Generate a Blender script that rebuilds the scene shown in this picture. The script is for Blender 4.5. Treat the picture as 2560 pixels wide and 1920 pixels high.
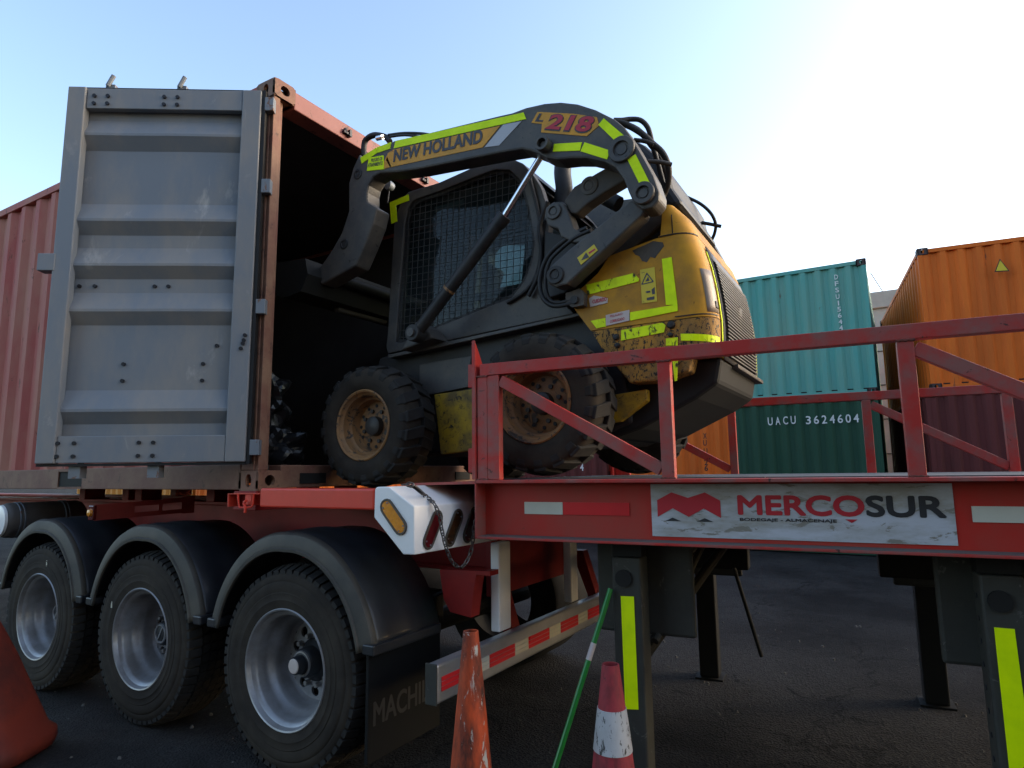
import bpy, bmesh, math, random
from mathutils import Vector, Matrix
random.seed(7)
R = math.radians
scene = bpy.context.scene
col = scene.collection
for ob in list(bpy.data.objects):
    bpy.data.objects.remove(ob, do_unlink=True)

# ------------------------------------------------------------------ camera
CAM_O = Vector((3.1816, -2.4511, 1.4960))
YAW, PITCH, ROLL = R(-30.7376), R(7.9334), R(-0.6806)
LENS = 22.418
FW = Vector((math.sin(YAW)*math.cos(PITCH), math.cos(YAW)*math.cos(PITCH), math.sin(PITCH)))
_r = Vector((math.cos(YAW), -math.sin(YAW), 0)); _u = _r.cross(FW)
RT = _r*math.cos(ROLL) + _u*math.sin(ROLL)
UP = -_r*math.sin(ROLL) + _u*math.cos(ROLL)
camd = bpy.data.cameras.new('camera'); cam = bpy.data.objects.new('camera', camd); col.objects.link(cam)
camd.lens = LENS; camd.sensor_width = 36; camd.clip_start = .05; camd.clip_end = 2000
m = Matrix((RT, UP, -FW)).transposed().to_4x4(); m.translation = CAM_O
cam.matrix_world = m
scene.camera = cam

# ------------------------------------------------------------------ world, sun, exposure
SUN_AZ, SUN_EL = R(50), R(19)       # compass bearing of the sun measured from +Y clockwise (towards +X)
world = bpy.data.worlds.new('World'); scene.world = world; world.use_nodes = True
wn = world.node_tree.nodes; wl = world.node_tree.links
bg = wn['Background']
sky = wn.new('ShaderNodeTexSky'); sky.sky_type = 'NISHITA'; sky.sun_disc = False
sky.sun_elevation = SUN_EL; sky.sun_rotation = SUN_AZ
sky.air_density = 1.0; sky.dust_density = 2.4; sky.ozone_density = 1.0; sky.altitude = 50
wl.new(sky.outputs[0], bg.inputs[0]); bg.inputs[1].default_value = 0.15
sund = bpy.data.lights.new('sun', 'SUN'); sun = bpy.data.objects.new('sun', sund); col.objects.link(sun)
sund.energy = 0.25; sund.angle = R(25); sund.color = (1, .88, .72)
sdir = Vector((math.sin(SUN_AZ)*math.cos(SUN_EL), math.cos(SUN_AZ)*math.cos(SUN_EL), math.sin(SUN_EL)))
sun.rotation_euler = sdir.to_track_quat('Z', 'Y').to_euler(); sun.location = (0, -6, 12)
vs = scene.view_settings
vs.view_transform = 'Standard'; vs.look = 'None'; vs.gamma = 1; vs.use_curve_mapping = False; vs.exposure = 1.72

# ------------------------------------------------------------------ pixel -> place helpers (photo is 2560 x 1920)
FPX = LENS/36*2560
def ray(x, y): return FW + RT*((x-1280)/FPX) + UP*((960-y)/FPX)
def at(p, Y=None, X=None, Z=None):
    d = ray(*p)
    if Y is not None: t = (Y-CAM_O.y)/d.y
    elif X is not None: t = (X-CAM_O.x)/d.x
    else: t = (Z-CAM_O.z)/d.z
    return CAM_O + d*t
def zoom(x0, y0, s): return lambda x, y: (x0+s*x, y0+s*y)
z1 = zoom(0,150,.40687); z2 = zoom(0,750,.40687); z3 = zoom(0,1245,.40687); z4 = zoom(800,220,.40687)
z5 = zoom(1200,400,.34358); z6 = zoom(780,780,.40687); z7 = zoom(1660,560,.40687); z8 = zoom(1660,1100,.40687)
zA = zoom(660,360,.30143); zB = zoom(1300,230,.23508); zC = zoom(1640,480,.3736); zE = zoom(1180,800,.27125)
zF = zoom(0,1180,.22604); zG = zoom(480,1180,.22604); zH = zoom(800,1245,.40687); zK = zoom(920,760,.3015)
zI = zoom(1400,1320,.36166); zJ = zoom(2000,1320,.36176)
def tr(z, pts, Y): return [(lambda q: (q.x, q.z))(at(z(*p), Y=Y)) for p in pts]
# loading ramp frame: s along, w across (away from camera), z up
RTH = R(5.2); RA = Vector((math.cos(RTH), math.sin(RTH), 0)); RN = Vector((-math.sin(RTH), math.cos(RTH), 0)); RO = Vector((1.39, .20, 0))
def Rp(s, w, z): return RO + RA*s + RN*w + Vector((0,0,z))
def rat(p, w=0.):
    d = ray(*p); t = (RO+RN*w-CAM_O).dot(RN)/d.dot(RN); P = CAM_O+d*t
    return ((P-RO).dot(RA), P.z)

# ------------------------------------------------------------------ mesh helpers
def star(poly, c, n):
    out = []
    for k in range(n):
        a = 2*math.pi*k/n + .003; dx, dy = math.cos(a), math.sin(a); best = None
        for i in range(len(poly)):
            x1, y1 = poly[i]; x2, y2 = poly[(i+1) % len(poly)]
            ex, ey = x2-x1, y2-y1; den = dx*ey-dy*ex
            if abs(den) < 1e-12: continue
            t = ((x1-c[0])*ey-(y1-c[1])*ex)/den; s = ((x1-c[0])*dy-(y1-c[1])*dx)/den
            if t > 0 and -1e-6 <= s <= 1+1e-6 and (best is None or t > best): best = t
        best = best or 1e-4
        out.append((c[0]+dx*best, c[1]+dy*best))
    return out
def XZ(u, v, w): return (u, w, v)
def oval(cx, cy, rx, ry, n=24, rot=0, p=2.0):
    o = []
    for k in range(n):
        a = 2*math.pi*k/n; ca, sa = math.cos(a), math.sin(a)
        x = rx*math.copysign(abs(ca)**(2/p), ca); y = ry*math.copysign(abs(sa)**(2/p), sa)
        o.append((cx+x*math.cos(rot)-y*math.sin(rot), cy+x*math.sin(rot)+y*math.cos(rot)))
    return o
def stadium(cx, cy, half, r, rot=0, n=10):
    o = []
    for e, a0 in ((1, -math.pi/2), (-1, math.pi/2)):
        for k in range(n+1):
            a = a0+math.pi*k/n; x = e*half+r*math.cos(a); y = r*math.sin(a)
            o.append((cx+x*math.cos(rot)-y*math.sin(rot), cy+x*math.sin(rot)+y*math.cos(rot)))
    return o
class MB:
    def __init__(s): s.v = []; s.f = []
    def add(s, v, f):
        b = len(s.v); s.v += [tuple(x) for x in v]; s.f += [tuple(b+i for i in q) for q in f]; return s
    def box(s, x0, x1, y0, y1, z0, z1, fn=None):
        v = [(x,y,z) for z in (z0,z1) for y in (y0,y1) for x in (x0,x1)]
        if fn: v = [fn(*p) for p in v]
        return s.add(v, [(0,2,3,1),(4,5,7,6),(0,1,5,4),(2,6,7,3),(0,4,6,2),(1,3,7,5)])
    def prism(s, poly, a0, a1, fn=XZ):
        n = len(poly)
        return s.add([fn(u,v,a0) for u,v in poly]+[fn(u,v,a1) for u,v in poly],
            [tuple(range(n)), tuple(range(2*n-1, n-1, -1))]+[(i,(i+1)%n,n+(i+1)%n,n+i) for i in range(n)])
    def ring(s, outer, inner, a0, a1, fn=XZ, n=64, c=None):
        if c is None: c = (sum(p[0] for p in inner)/len(inner), sum(p[1] for p in inner)/len(inner))
        o = star(outer, c, n); i = star(inner, c, n)
        v = [fn(*p,a0) for p in o]+[fn(*p,a0) for p in i]+[fn(*p,a1) for p in o]+[fn(*p,a1) for p in i]
        f = []
        for k in range(n):
            q = (k+1)%n
            f += [(k,q,n+q,n+k),(2*n+k,3*n+k,3*n+q,2*n+q),(k,2*n+k,2*n+q,q),(n+k,n+q,3*n+q,3*n+k)]
        return s.add(v, f)
    def cyl(s, p0, p1, r0, r1=None, n=16, cap=True):
        p0, p1 = Vector(p0), Vector(p1); r1 = r0 if r1 is None else r1
        d = (p1-p0).normalized(); a = d.orthogonal().normalized(); b = d.cross(a)
        v = []
        for p, r in ((p0,r0),(p1,r1)):
            for k in range(n): t = 2*math.pi*k/n; v.append(p+a*(r*math.cos(t))+b*(r*math.sin(t)))
        f = [(k,(k+1)%n,n+(k+1)%n,n+k) for k in range(n)]
        if cap: f += [tuple(range(n)), tuple(range(2*n-1,n-1,-1))]
        return s.add(v, f)
    def tube(s, path, r, n=10, smooth=4):
        P = [Vector(p) for p in path]
        if smooth and len(P) > 2:
            Q = []
            for i in range(len(P)-1):
                a, b, c, d = P[max(i-1,0)], P[i], P[i+1], P[min(i+2,len(P)-1)]
                for k in range(smooth):
                    t = k/smooth
                    Q.append(.5*((2*b)+(c-a)*t+(2*a-5*b+4*c-d)*t*t+(3*b-a-3*c+d)*t**3))
            P = Q+[P[-1]]
        v = []; ref = Vector((.31,.77,.55))
        for i, p in enumerate(P):
            d = (P[min(i+1,len(P)-1)]-P[max(i-1,0)]).normalized(); a = (ref-d*ref.dot(d)).normalized(); b = d.cross(a)
            for k in range(n): t = 2*math.pi*k/n; v.append(p+a*(r*math.cos(t))+b*(r*math.sin(t)))
        m_ = len(P); f = [(i*n+k, i*n+(k+1)%n, (i+1)*n+(k+1)%n, (i+1)*n+k) for i in range(m_-1) for k in range(n)]
        f += [tuple(range(n)), tuple(range(m_*n-1,(m_-1)*n-1,-1))]
        return s.add(v, f)
    def lathe(s, prof, c=(0,0,0), n=48, a0=0, a1=2*math.pi, closed=False, fn=None):   # axis = Y; prof of (r, y)
        full = abs(a1-a0-2*math.pi) < 1e-6; m_ = n if full else n+1; v = []
        for k in range(m_):
            t = a0+(a1-a0)*k/n
            for r, y in prof: v.append((c[0]+r*math.cos(t), c[1]+y, c[2]+r*math.sin(t)))
        L = len(prof); f = []; J = L if closed else L-1
        for k in range(n):
            q = (k+1) % m_
            for j in range(J): f.append((k*L+j, k*L+(j+1)%L, q*L+(j+1)%L, q*L+j))
        if not full and closed: f += [tuple(range(L)), tuple(range((m_-1)*L+L-1, (m_-1)*L-1, -1))]
        return s.add(v, f)
    def cblock(s, c, r0, r1, t0, t1, y0, y1, sk=0., drop=0.):   # block wrapped on a drum with axis Y
        P = lambda r,t,y: (c[0]+r*math.cos(t), c[1]+y, c[2]+r*math.sin(t))
        v = [P(r0,t0,y0),P(r0,t1,y0),P(r0,t1+sk,y1),P(r0,t0+sk,y1),P(r1-drop,t0,y0),P(r1-drop,t1,y0),P(r1,t1+sk,y1),P(r1,t0+sk,y1)]
        return s.add(v, [(0,1,2,3),(4,7,6,5),(0,4,5,1),(1,5,6,2),(2,6,7,3),(3,7,4,0)])
    def sheet(s, rows):
        n = len(rows[0]); v = [p for r in rows for p in r]
        return s.add(v, [(i*n+j, i*n+j+1, (i+1)*n+j+1, (i+1)*n+j) for i in range(len(rows)-1) for j in range(n-1)])
    def build(s, name, mat, parent=None, smooth=None, bevel=0, norm=True, at_=None):
        me = bpy.data.meshes.new(name); me.from_pydata(s.v, [], s.f); me.validate()
        if norm:
            b = bmesh.new(); b.from_mesh(me); bmesh.ops.recalc_face_normals(b, faces=b.faces); b.to_mesh(me); b.free()
        me.materials.append(mat)
        ob = bpy.data.objects.new(name, me); col.objects.link(ob)
        if smooth is not None:
            me.shade_smooth(); me.set_sharp_from_angle(angle=R(smooth))
        if bevel:
            md = ob.modifiers.new('edge', 'BEVEL'); md.width = bevel; md.segments = 2; md.limit_method = 'ANGLE'; md.angle_limit = R(40)
            md.harden_normals = False
        if parent: attach(ob, parent)
        return ob
def attach(ob, parent):
    bpy.context.view_layer.update()
    ob.parent = parent
    w = parent.location.copy(); p = parent.parent
    ob.matrix_parent_inverse = world_of(parent).inverted()
def world_of(o):
    m_ = o.matrix_basis.copy()
    if o.parent: m_ = world_of(o.parent) @ o.matrix_parent_inverse @ m_
    return m_
def attach(ob, parent):
    ob.parent = parent; ob.matrix_parent_inverse = world_of(parent).inverted()
def thing(name, label, cat, loc=(0,0,0), group=None):
    o = bpy.data.objects.new(name, None); o.location = loc; o.empty_display_size = .2; col.objects.link(o)
    o['label'] = label; o['category'] = cat
    if group: o['group'] = group
    return o
def tag(o, label, cat, group=None):
    o['label'] = label; o['category'] = cat
    if group: o['group'] = group
    return o
def inst(me_ob, name, loc, parent, rot=None):      # another piece that shares the mesh
    o = bpy.data.objects.new(name, me_ob.data); o.location = loc
    if rot: o.rotation_euler = rot
    col.objects.link(o)
    for md in me_ob.modifiers:
        n = o.modifiers.new(md.name, md.type)
        if md.type == 'BEVEL': n.width = md.width; n.segments = md.segments; n.limit_method = md.limit_method; n.angle_limit = md.angle_limit
    attach(o, parent); return o

def lettering(txt, bl, br, tl, mat, parent, name='lettering', off=0.0, nrm=(0,-1,0), eps=.0, spacing=1.0, raw=False, thick=0.0012, bold=0.0):
    """text laid on a plane: bl -> br is the baseline, bl -> tl the cap height"""
    cu = bpy.data.curves.new('txt', 'FONT'); cu.body = txt; cu.offset = off; cu.space_character = spacing; cu.resolution_u = 4
    ob = bpy.data.objects.new('txt', cu); col.objects.link(ob)
    bpy.context.view_layer.update()
    dg = bpy.context.evaluated_depsgraph_get(); me = bpy.data.meshes.new_from_object(ob.evaluated_get(dg))
    bpy.data.objects.remove(ob); bpy.data.curves.remove(cu)
    xs = [v.co.x for v in me.vertices]; ys = [v.co.y for v in me.vertices]
    x0, x1, y0, y1 = min(xs), max(xs), min(ys), max(ys)
    bl, br, tl, nv = Vector(bl), Vector(br), Vector(tl), Vector(nrm)
    for v in me.vertices:
        u = (v.co.x-x0)/(x1-x0); w = (v.co.y-y0)/(y1-y0)
        v.co = bl+(br-bl)*u+(tl-bl)*w+nv*(eps+thick)
    if bold:
        eh = (br-bl).normalized(); ev = (tl-bl).normalized(); V = []; F = []
        for j, (a_, b_) in enumerate(((0,0),(1,0),(-1,0),(0,1),(0,-1),(.7,.7),(-.7,.7),(.7,-.7),(-.7,-.7))):
            k0 = len(V); V += [v.co+eh*(a_*bold)+ev*(b_*bold)+nv*(.00012*j) for v in me.vertices]; F += [tuple(k0+q for q in p.vertices) for p in me.polygons]
        bpy.data.meshes.remove(me); me = bpy.data.meshes.new(name); me.from_pydata(V, [], F)
    me.materials.clear(); me.materials.append(mat); me.name = name
    o = bpy.data.objects.new(name, me); col.objects.link(o); attach(o, parent); return o

# ------------------------------------------------------------------ materials
def mat(name, c, rough=.55, metal=0., dirt=None, amt=.5, scale=3., bump=.0, bscale=40., stretch=(1,1,1), chips=None, chip_t=.68, chip_scale=14., spec=.32, var=.25, coat=0., rvar=.12, soft=.03):
    M = bpy.data.materials.new(name); M.use_nodes = True; N = M.node_tree.nodes; L = M.node_tree.links
    b = N['Principled BSDF']; b.inputs['Roughness'].default_value = rough; b.inputs['Metallic'].default_value = metal
    b.inputs['Specular IOR Level'].default_value = spec; b.inputs['Coat Weight'].default_value = coat
    tc = N.new('ShaderNodeTexCoord'); mp = N.new('ShaderNodeMapping'); mp.inputs['Scale'].default_value = stretch
    L.new(tc.outputs['Object'], mp.inputs[0])
    n1 = N.new('ShaderNodeTexNoise'); n1.inputs['Scale'].default_value = scale; n1.inputs['Detail'].default_value = 8; n1.inputs['Roughness'].default_value = .65
    L.new(mp.outputs[0], n1.inputs['Vector'])
    rmp = N.new('ShaderNodeMapRange'); rmp.inputs[1].default_value = .40; rmp.inputs[2].default_value = .63; rmp.inputs[4].default_value = amt
    L.new(n1.outputs['Fac'], rmp.inputs[0])
    mx = N.new('ShaderNodeMix'); mx.data_type = 'RGBA'
    d = dirt or tuple(x*(1-var) for x in c)
    mx.inputs[6].default_value = (*c, 1); mx.inputs[7].default_value = (*d, 1); L.new(rmp.outputs[0], mx.inputs[0])
    out = mx.outputs[2]
    n2 = N.new('ShaderNodeTexNoise'); n2.inputs['Scale'].default_value = bscale; n2.inputs['Detail'].default_value = 6; L.new(mp.outputs[0], n2.inputs['Vector'])
    if chips:
        n3 = N.new('ShaderNodeTexNoise'); n3.inputs['Scale'].default_value = chip_scale; n3.inputs['Detail'].default_value = 9; n3.inputs['Roughness'].default_value = .7; n3.inputs['Distortion'].default_value = .6
        L.new(mp.outputs[0], n3.inputs['Vector'])
        cr = N.new('ShaderNodeMapRange'); cr.inputs[1].default_value = chip_t-.085; cr.inputs[2].default_value = chip_t-.085+soft; L.new(n3.outputs['Fac'], cr.inputs[0])
        m2 = N.new('ShaderNodeMix'); m2.data_type = 'RGBA'; L.new(cr.outputs[0], m2.inputs[0]); L.new(out, m2.inputs[6]); m2.inputs[7].default_value = (*chips, 1); out = m2.outputs[2]
    L.new(out, b.inputs['Base Color'])
    rr = N.new('ShaderNodeMapRange'); rr.inputs[3].default_value = max(rough-rvar,.03); rr.inputs[4].default_value = min(rough+rvar,1); L.new(n1.outputs['Fac'], rr.inputs[0]); L.new(rr.outputs[0], b.inputs['Roughness'])
    if bump:
        bp_ = N.new('ShaderNodeBump'); bp_.inputs['Strength'].default_value = 1; bp_.inputs['Distance'].default_value = bump; L.new(n2.outputs['Fac'], bp_.inputs['Height']); L.new(bp_.outputs[0], b.inputs['Normal'])
    return M
M = {}
def asphalt():
    A = bpy.data.materials.new('asphalt'); A.use_nodes = True; N = A.node_tree.nodes; L = A.node_tree.links; b = N['Principled BSDF']
    b.inputs['Specular IOR Level'].default_value = .12; b.inputs['Roughness'].default_value = .9
    tc = N.new('ShaderNodeTexCoord'); co = tc.outputs['Object']
    def noise(sc, det, ro=.6, dist=0.):
        n_ = N.new('ShaderNodeTexNoise'); n_.inputs['Scale'].default_value = sc; n_.inputs['Detail'].default_value = det; n_.inputs['Roughness'].default_value = ro; n_.inputs['Distortion'].default_value = dist; L.new(co, n_.inputs['Vector']); return n_.outputs['Fac']
    def ramp(src, a, c, lo=0., hi=1.):
        m_ = N.new('ShaderNodeMapRange'); m_.inputs[1].default_value = a; m_.inputs[2].default_value = c; m_.inputs[3].default_value = lo; m_.inputs[4].default_value = hi; L.new(src, m_.inputs[0]); return m_.outputs[0]
    def mix(f, c1, c2):
        m_ = N.new('ShaderNodeMix'); m_.data_type = 'RGBA'; L.new(f, m_.inputs[0])
        for sk, c in ((6,c1),(7,c2)):
            if isinstance(c, tuple): m_.inputs[sk].default_value = (*c,1)
            else: L.new(c, m_.inputs[sk])
        return m_.outputs[2]
    vo = N.new('ShaderNodeTexVoronoi'); vo.inputs['Scale'].default_value = 75; L.new(co, vo.inputs['Vector'])
    stone = mix(ramp(vo.outputs['Color'], .1, .9), (.024,.023,.0225), (.048,.046,.044))
    c1 = mix(ramp(noise(.55,7,.62,.4), .42, .62), stone, (.014,.0135,.0135))          # old oil and water stains
    c2 = mix(ramp(noise(2.7,8,.7,1.), .60, .66), c1, (.012,.012,.012))               # drips
    cr = N.new('ShaderNodeTexVoronoi'); cr.feature = 'DISTANCE_TO_EDGE'; cr.inputs['Scale'].default_value = .33
    wp_ = N.new('ShaderNodeVectorMath'); wp_.operation = 'ADD'; nv_ = N.new('ShaderNodeTexNoise'); nv_.inputs['Scale'].default_value = 1.6; nv_.inputs['Detail'].default_value = 6; L.new(co, nv_.inputs['Vector'])
    L.new(co, wp_.inputs[0]); L.new(nv_.outputs['Color'], wp_.inputs[1]); L.new(wp_.outputs[0], cr.inputs['Vector'])
    crk = ramp(cr.outputs['Distance'], .001, .006, .7, 0.)
    c3 = mix(crk, c2, (.008,.008,.008))
    L.new(c3, b.inputs['Base Color'])
    ad = N.new('ShaderNodeMath'); ad.operation = 'ADD'; L.new(noise(110,5), ad.inputs[0]); L.new(vo.outputs['Distance'], ad.inputs[1])
    bp_ = N.new('ShaderNodeBump'); bp_.inputs['Distance'].default_value = .01; L.new(ad.outputs[0], bp_.inputs['Height']); L.new(bp_.outputs[0], b.inputs['Normal'])
    return A
M['asphalt'] = asphalt()
M['box_red'] = mat('container red paint', (.38,.085,.07), .65, spec=.18, dirt=(.42,.19,.13), amt=.8, scale=2.2, stretch=(1,1,.35), bump=.001, chips=(.16,.06,.04), chip_t=.7)
M['box_rust'] = mat('rusty brown frame paint', (.155,.062,.042), .65, dirt=(.24,.14,.085), amt=.8, scale=4, bump=.0015, chips=(.08,.04,.028), chip_t=.66, soft=.1)
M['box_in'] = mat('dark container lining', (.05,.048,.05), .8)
M['header'] = mat('faded red header paint', (.23,.075,.068), .55, dirt=(.22,.08,.07), amt=.7, scale=4, chips=(.1,.04,.03), chip_t=.68)
M['door_grey'] = mat('blue grey door paint', (.158,.178,.205), .5, dirt=(.225,.215,.205), amt=.95, scale=3.4, stretch=(1,1,.4), bump=.0022, bscale=6, chips=(.33,.32,.30), chip_t=.685, chip_scale=4.5, soft=.12)
M['gasket'] = mat('black rubber gasket', (.012,.012,.013), .6)
M['bolt'] = mat('dark bolt steel', (.035,.035,.04), .45, .6)
M['weld'] = mat('painted weld bead', (.20,.045,.035), .55, dirt=(.09,.045,.03), amt=1., scale=30, bump=.002, bscale=120)
M['grit'] = mat('grey grit', (.10,.095,.088), .85)
M['ware'] = mat('dark cladding', (.06,.062,.066), .6)
M['galv'] = mat('grey hinge steel', (.18,.20,.225), .5, .2, chips=(.16,.09,.06), chip_t=.66)
M['floor'] = mat('container floor wood', (.05,.035,.025), .8, dirt=(.03,.025,.02), stretch=(1,12,1))
M['tr_red'] = mat('trailer red paint', (.72,.055,.03), .4, spec=.3, dirt=(.6,.055,.03), amt=.6, scale=6, bump=.0006, bscale=90, coat=.25)
M['tr_shaded'] = mat('shaded red chassis paint', (.27,.012,.010), .5, spec=.25, dirt=(.16,.013,.011), amt=.7)  # trailer red darkened to carry the shade on inner and lower chassis parts
M['white'] = mat('white paint', (.86,.84,.82), .32, dirt=(.76,.74,.71), amt=.5, scale=5, coat=.3)
M['alu'] = mat('worn aluminium', (.46,.47,.49), .35, .75, dirt=(.34,.34,.35), amt=.7)
M['rim'] = mat('silver painted rim', (.29,.29,.30), .36, .35, dirt=(.17,.155,.14), amt=.75, scale=5)
M['rubber'] = mat('dusty tyre rubber', (.026,.021,.017), .88, spec=.18, dirt=(.055,.045,.034), amt=.7, scale=5, bump=.001, bscale=60)
M['tread'] = mat('black tread rubber', (.016,.015,.014), .85, spec=.3, dirt=(.034,.03,.026), amt=.6, scale=9, bump=.001)
M['black'] = mat('black plastic', (.016,.017,.02), .5, dirt=(.03,.03,.032), amt=.6)
M['guard'] = mat('black mudguard plastic', (.013,.015,.019), .4, dirt=(.03,.031,.033), amt=.7, scale=3, coat=.1)
M['guard_lip'] = mat('dusty mudguard lip', (.075,.066,.052), .6, spec=.3, dirt=(.036,.035,.033), amt=.8, scale=3)
M['flap'] = mat('black rubber flap', (.009,.009,.009), .75, spec=.15, dirt=(.014,.014,.013))
M['flap_txt'] = mat('flap relief lettering', (.032,.032,.032), .55)
M['tank'] = mat('dark grey tank paint', (.12,.108,.10), .5, dirt=(.085,.075,.068))
M['amber'] = mat('amber lens', (.75,.27,.01), .12, dirt=(.6,.18,.01), amt=.8, scale=60, bump=.002, bscale=120, coat=.6)
M['red_lens'] = mat('dark red lens', (.10,.008,.01), .12, coat=.6)
M['dk_lens'] = mat('smoked lens', (.05,.02,.008), .12, coat=.6)
M['lens_rim'] = mat('lamp surround', (.075,.06,.045), .4)
M['chrome'] = mat('chromed rod', (.75,.76,.78), .12, 1., var=.05)
M['ramp'] = mat('weathered ramp red paint', (.44,.035,.028), .5, spec=.25, dirt=(.25,.10,.085), amt=.95, scale=5.5, bump=.0008, bscale=25, chips=(.06,.03,.026), chip_t=.71, chip_scale=16, soft=.05)
M['ramp_web'] = mat('ramp beam red paint', (.46,.026,.018), .5, spec=.22, dirt=(.33,.06,.042), amt=.75, scale=2.5, stretch=(1,1,.5), chips=(.14,.03,.025), chip_t=.75, chip_scale=11)
M['ramp_dirt'] = mat('dirty flange top', (.12,.10,.09), .75, dirt=(.17,.13,.11))
M['deck'] = mat('worn steel deck', (.07,.074,.08), .65, .15, dirt=(.05,.05,.052), amt=.8, scale=6, stretch=(.4,3,1), bump=.001)
M['leg'] = mat('dull olive black leg paint', (.045,.045,.037), .65, spec=.3, dirt=(.03,.029,.025), amt=.8, bump=.0008, chips=(.085,.08,.07), chip_t=.7)
M['dark'] = mat('grimy and shaded black steel', (.013,.013,.012), .7, spec=.2, dirt=(.022,.02,.018))
M['fluo'] = mat('fluorescent yellow tape', (.78,1.0,.0), .5, spec=.2, dirt=(.64,.86,.0), amt=.9, scale=12, bump=.0008, bscale=90, chips=(.05,.06,.01), chip_t=.76, chip_scale=22)
M['fluo2'] = mat('scuffed fluorescent tape', (.78,1.0,.0), .5, spec=.2, dirt=(.62,.76,.01), amt=.9, scale=12, bump=.0008, bscale=90, chips=(.05,.05,.015), chip_t=.655, soft=.06, chip_scale=30, stretch=(1,1,.6))
M['fluo3'] = mat('clean fluorescent strip', (.80,1.0,.0), .5, spec=.2, dirt=(.68,.90,.0), amt=.9, scale=9, bump=.0006, bscale=70)
M['tape_w'] = mat('dull white reflective tape', (.56,.54,.44), .35, dirt=(.44,.42,.34))
M['tape_r'] = mat('red reflective tape', (.62,.02,.025), .3)
M['banner'] = mat('stained banner', (.50,.51,.54), .5, dirt=(.30,.28,.23), amt=.9, scale=3.2, stretch=(1,1,3.4), chips=(.23,.21,.17), chip_t=.66, chip_scale=6)
M['b_red'] = mat('banner red print', (.46,.025,.035), .5, dirt=(.36,.03,.035))
M['b_blk'] = mat('banner black print', (.035,.035,.037), .5)
M['ld_dark'] = mat('loader charcoal paint', (.054,.051,.05), .5, dirt=(.10,.088,.072), amt=.85, scale=6, bump=.0008, chips=(.02,.019,.018), chip_t=.70, chip_scale=22, soft=.05)
M['ld_brown'] = mat('greasy brown steel', (.05,.042,.036), .55, dirt=(.09,.07,.05), amt=.8, scale=8, bump=.001)
M['ld_black'] = mat('loader black', (.018,.018,.019), .55, dirt=(.035,.032,.03), amt=.7, scale=7, bump=.001)
M['ld_yel'] = mat('scratched loader yellow', (.54,.265,.022), .6, spec=.18, dirt=(.31,.16,.035), amt=.9, scale=5, chips=(.06,.04,.02), chip_t=.715, chip_scale=30, soft=.07)
M['ld_mud'] = mat('mud caked loader yellow', (.46,.22,.03), .65, spec=.2, dirt=(.17,.105,.04), amt=.8, scale=5, chips=(.03,.024,.018), chip_t=.60, chip_scale=60, soft=.05, bump=.003, bscale=60, stretch=(1,1,.7))
M['ld_clean'] = mat('loader side yellow', (.42,.26,.02), .55, spec=.2, dirt=(.13,.09,.035), amt=.95, scale=7, chips=(.03,.025,.02), chip_t=.64, chip_scale=30, soft=.1)
M['ld_rim'] = mat('rusty orange rim', (.30,.15,.055), .6, dirt=(.17,.10,.055), amt=.85, scale=9, chips=(.06,.045,.035), chip_t=.64)
M['ld_hub'] = mat('greasy hub', (.06,.055,.05), .5, .3)
M['decal_o'] = mat('amber decal', (.68,.30,.02), .45, spec=.25, dirt=(.42,.22,.04), amt=.6, scale=9, chips=(.3,.05,.02), chip_t=.75)
M['decal_g'] = mat('silver decal', (.42,.42,.44), .4)
M['decal_d'] = mat('decal dark print', (.055,.05,.055), .45)
M['decal_r'] = mat('decal red print', (.48,.02,.04), .4)
M['decal_c'] = mat('decal cream', (.55,.5,.3), .4)
M['decal_w'] = mat('pale sticker', (.55,.47,.42), .5, dirt=(.42,.30,.26))
M['decal_y'] = mat('yellow warning sticker', (.62,.46,.02), .4, chips=(.1,.07,.02), chip_t=.7)
M['tail'] = mat('dusty tail lens', (.26,.20,.15), .45, dirt=(.33,.28,.24))
M['wire'] = mat('guard wire', (.05,.047,.043), .5)
M['seat'] = mat('seat fabric', (.035,.035,.04), .8)
M['orange_obj'] = mat('brown cab item', (.22,.09,.05), .7)
M['bag'] = mat('black polythene', (.008,.008,.009), .3, spec=.35, bump=.003, bscale=9)
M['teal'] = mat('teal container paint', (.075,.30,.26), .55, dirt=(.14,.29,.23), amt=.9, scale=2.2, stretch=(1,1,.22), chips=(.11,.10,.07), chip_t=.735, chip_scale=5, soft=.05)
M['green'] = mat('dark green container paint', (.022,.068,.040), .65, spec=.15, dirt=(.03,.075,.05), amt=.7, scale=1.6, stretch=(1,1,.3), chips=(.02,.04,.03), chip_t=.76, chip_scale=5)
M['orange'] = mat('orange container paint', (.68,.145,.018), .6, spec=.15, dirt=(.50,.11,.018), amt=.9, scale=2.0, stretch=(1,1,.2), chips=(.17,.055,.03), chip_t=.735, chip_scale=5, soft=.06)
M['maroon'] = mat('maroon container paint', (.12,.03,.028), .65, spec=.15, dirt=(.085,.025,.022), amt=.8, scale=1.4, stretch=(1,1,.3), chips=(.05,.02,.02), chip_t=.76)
M['amberbox'] = mat('amber container paint', (.55,.22,.03), .5, dirt=(.45,.16,.03), stretch=(1,1,.3))
M['case'] = mat('dark casting', (.05,.03,.028), .6)
M['txt_w'] = mat('white stencil paint', (.62,.64,.62), .6, chips=(.3,.35,.33), chip_t=.66)
M['txt_k'] = mat('black stencil paint', (.03,.025,.022), .6)
M['concrete'] = mat('pale concrete', (.42,.38,.32), .85, dirt=(.32,.29,.25), amt=.8, scale=1.5, bump=.004)
M['cone_o'] = mat('scuffed orange cone', (.52,.075,.022), .6, spec=.25, dirt=(.07,.025,.018), amt=1.0, scale=13, stretch=(1,1,.3), chips=(.42,.40,.36), chip_t=.672, chip_scale=26)
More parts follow.
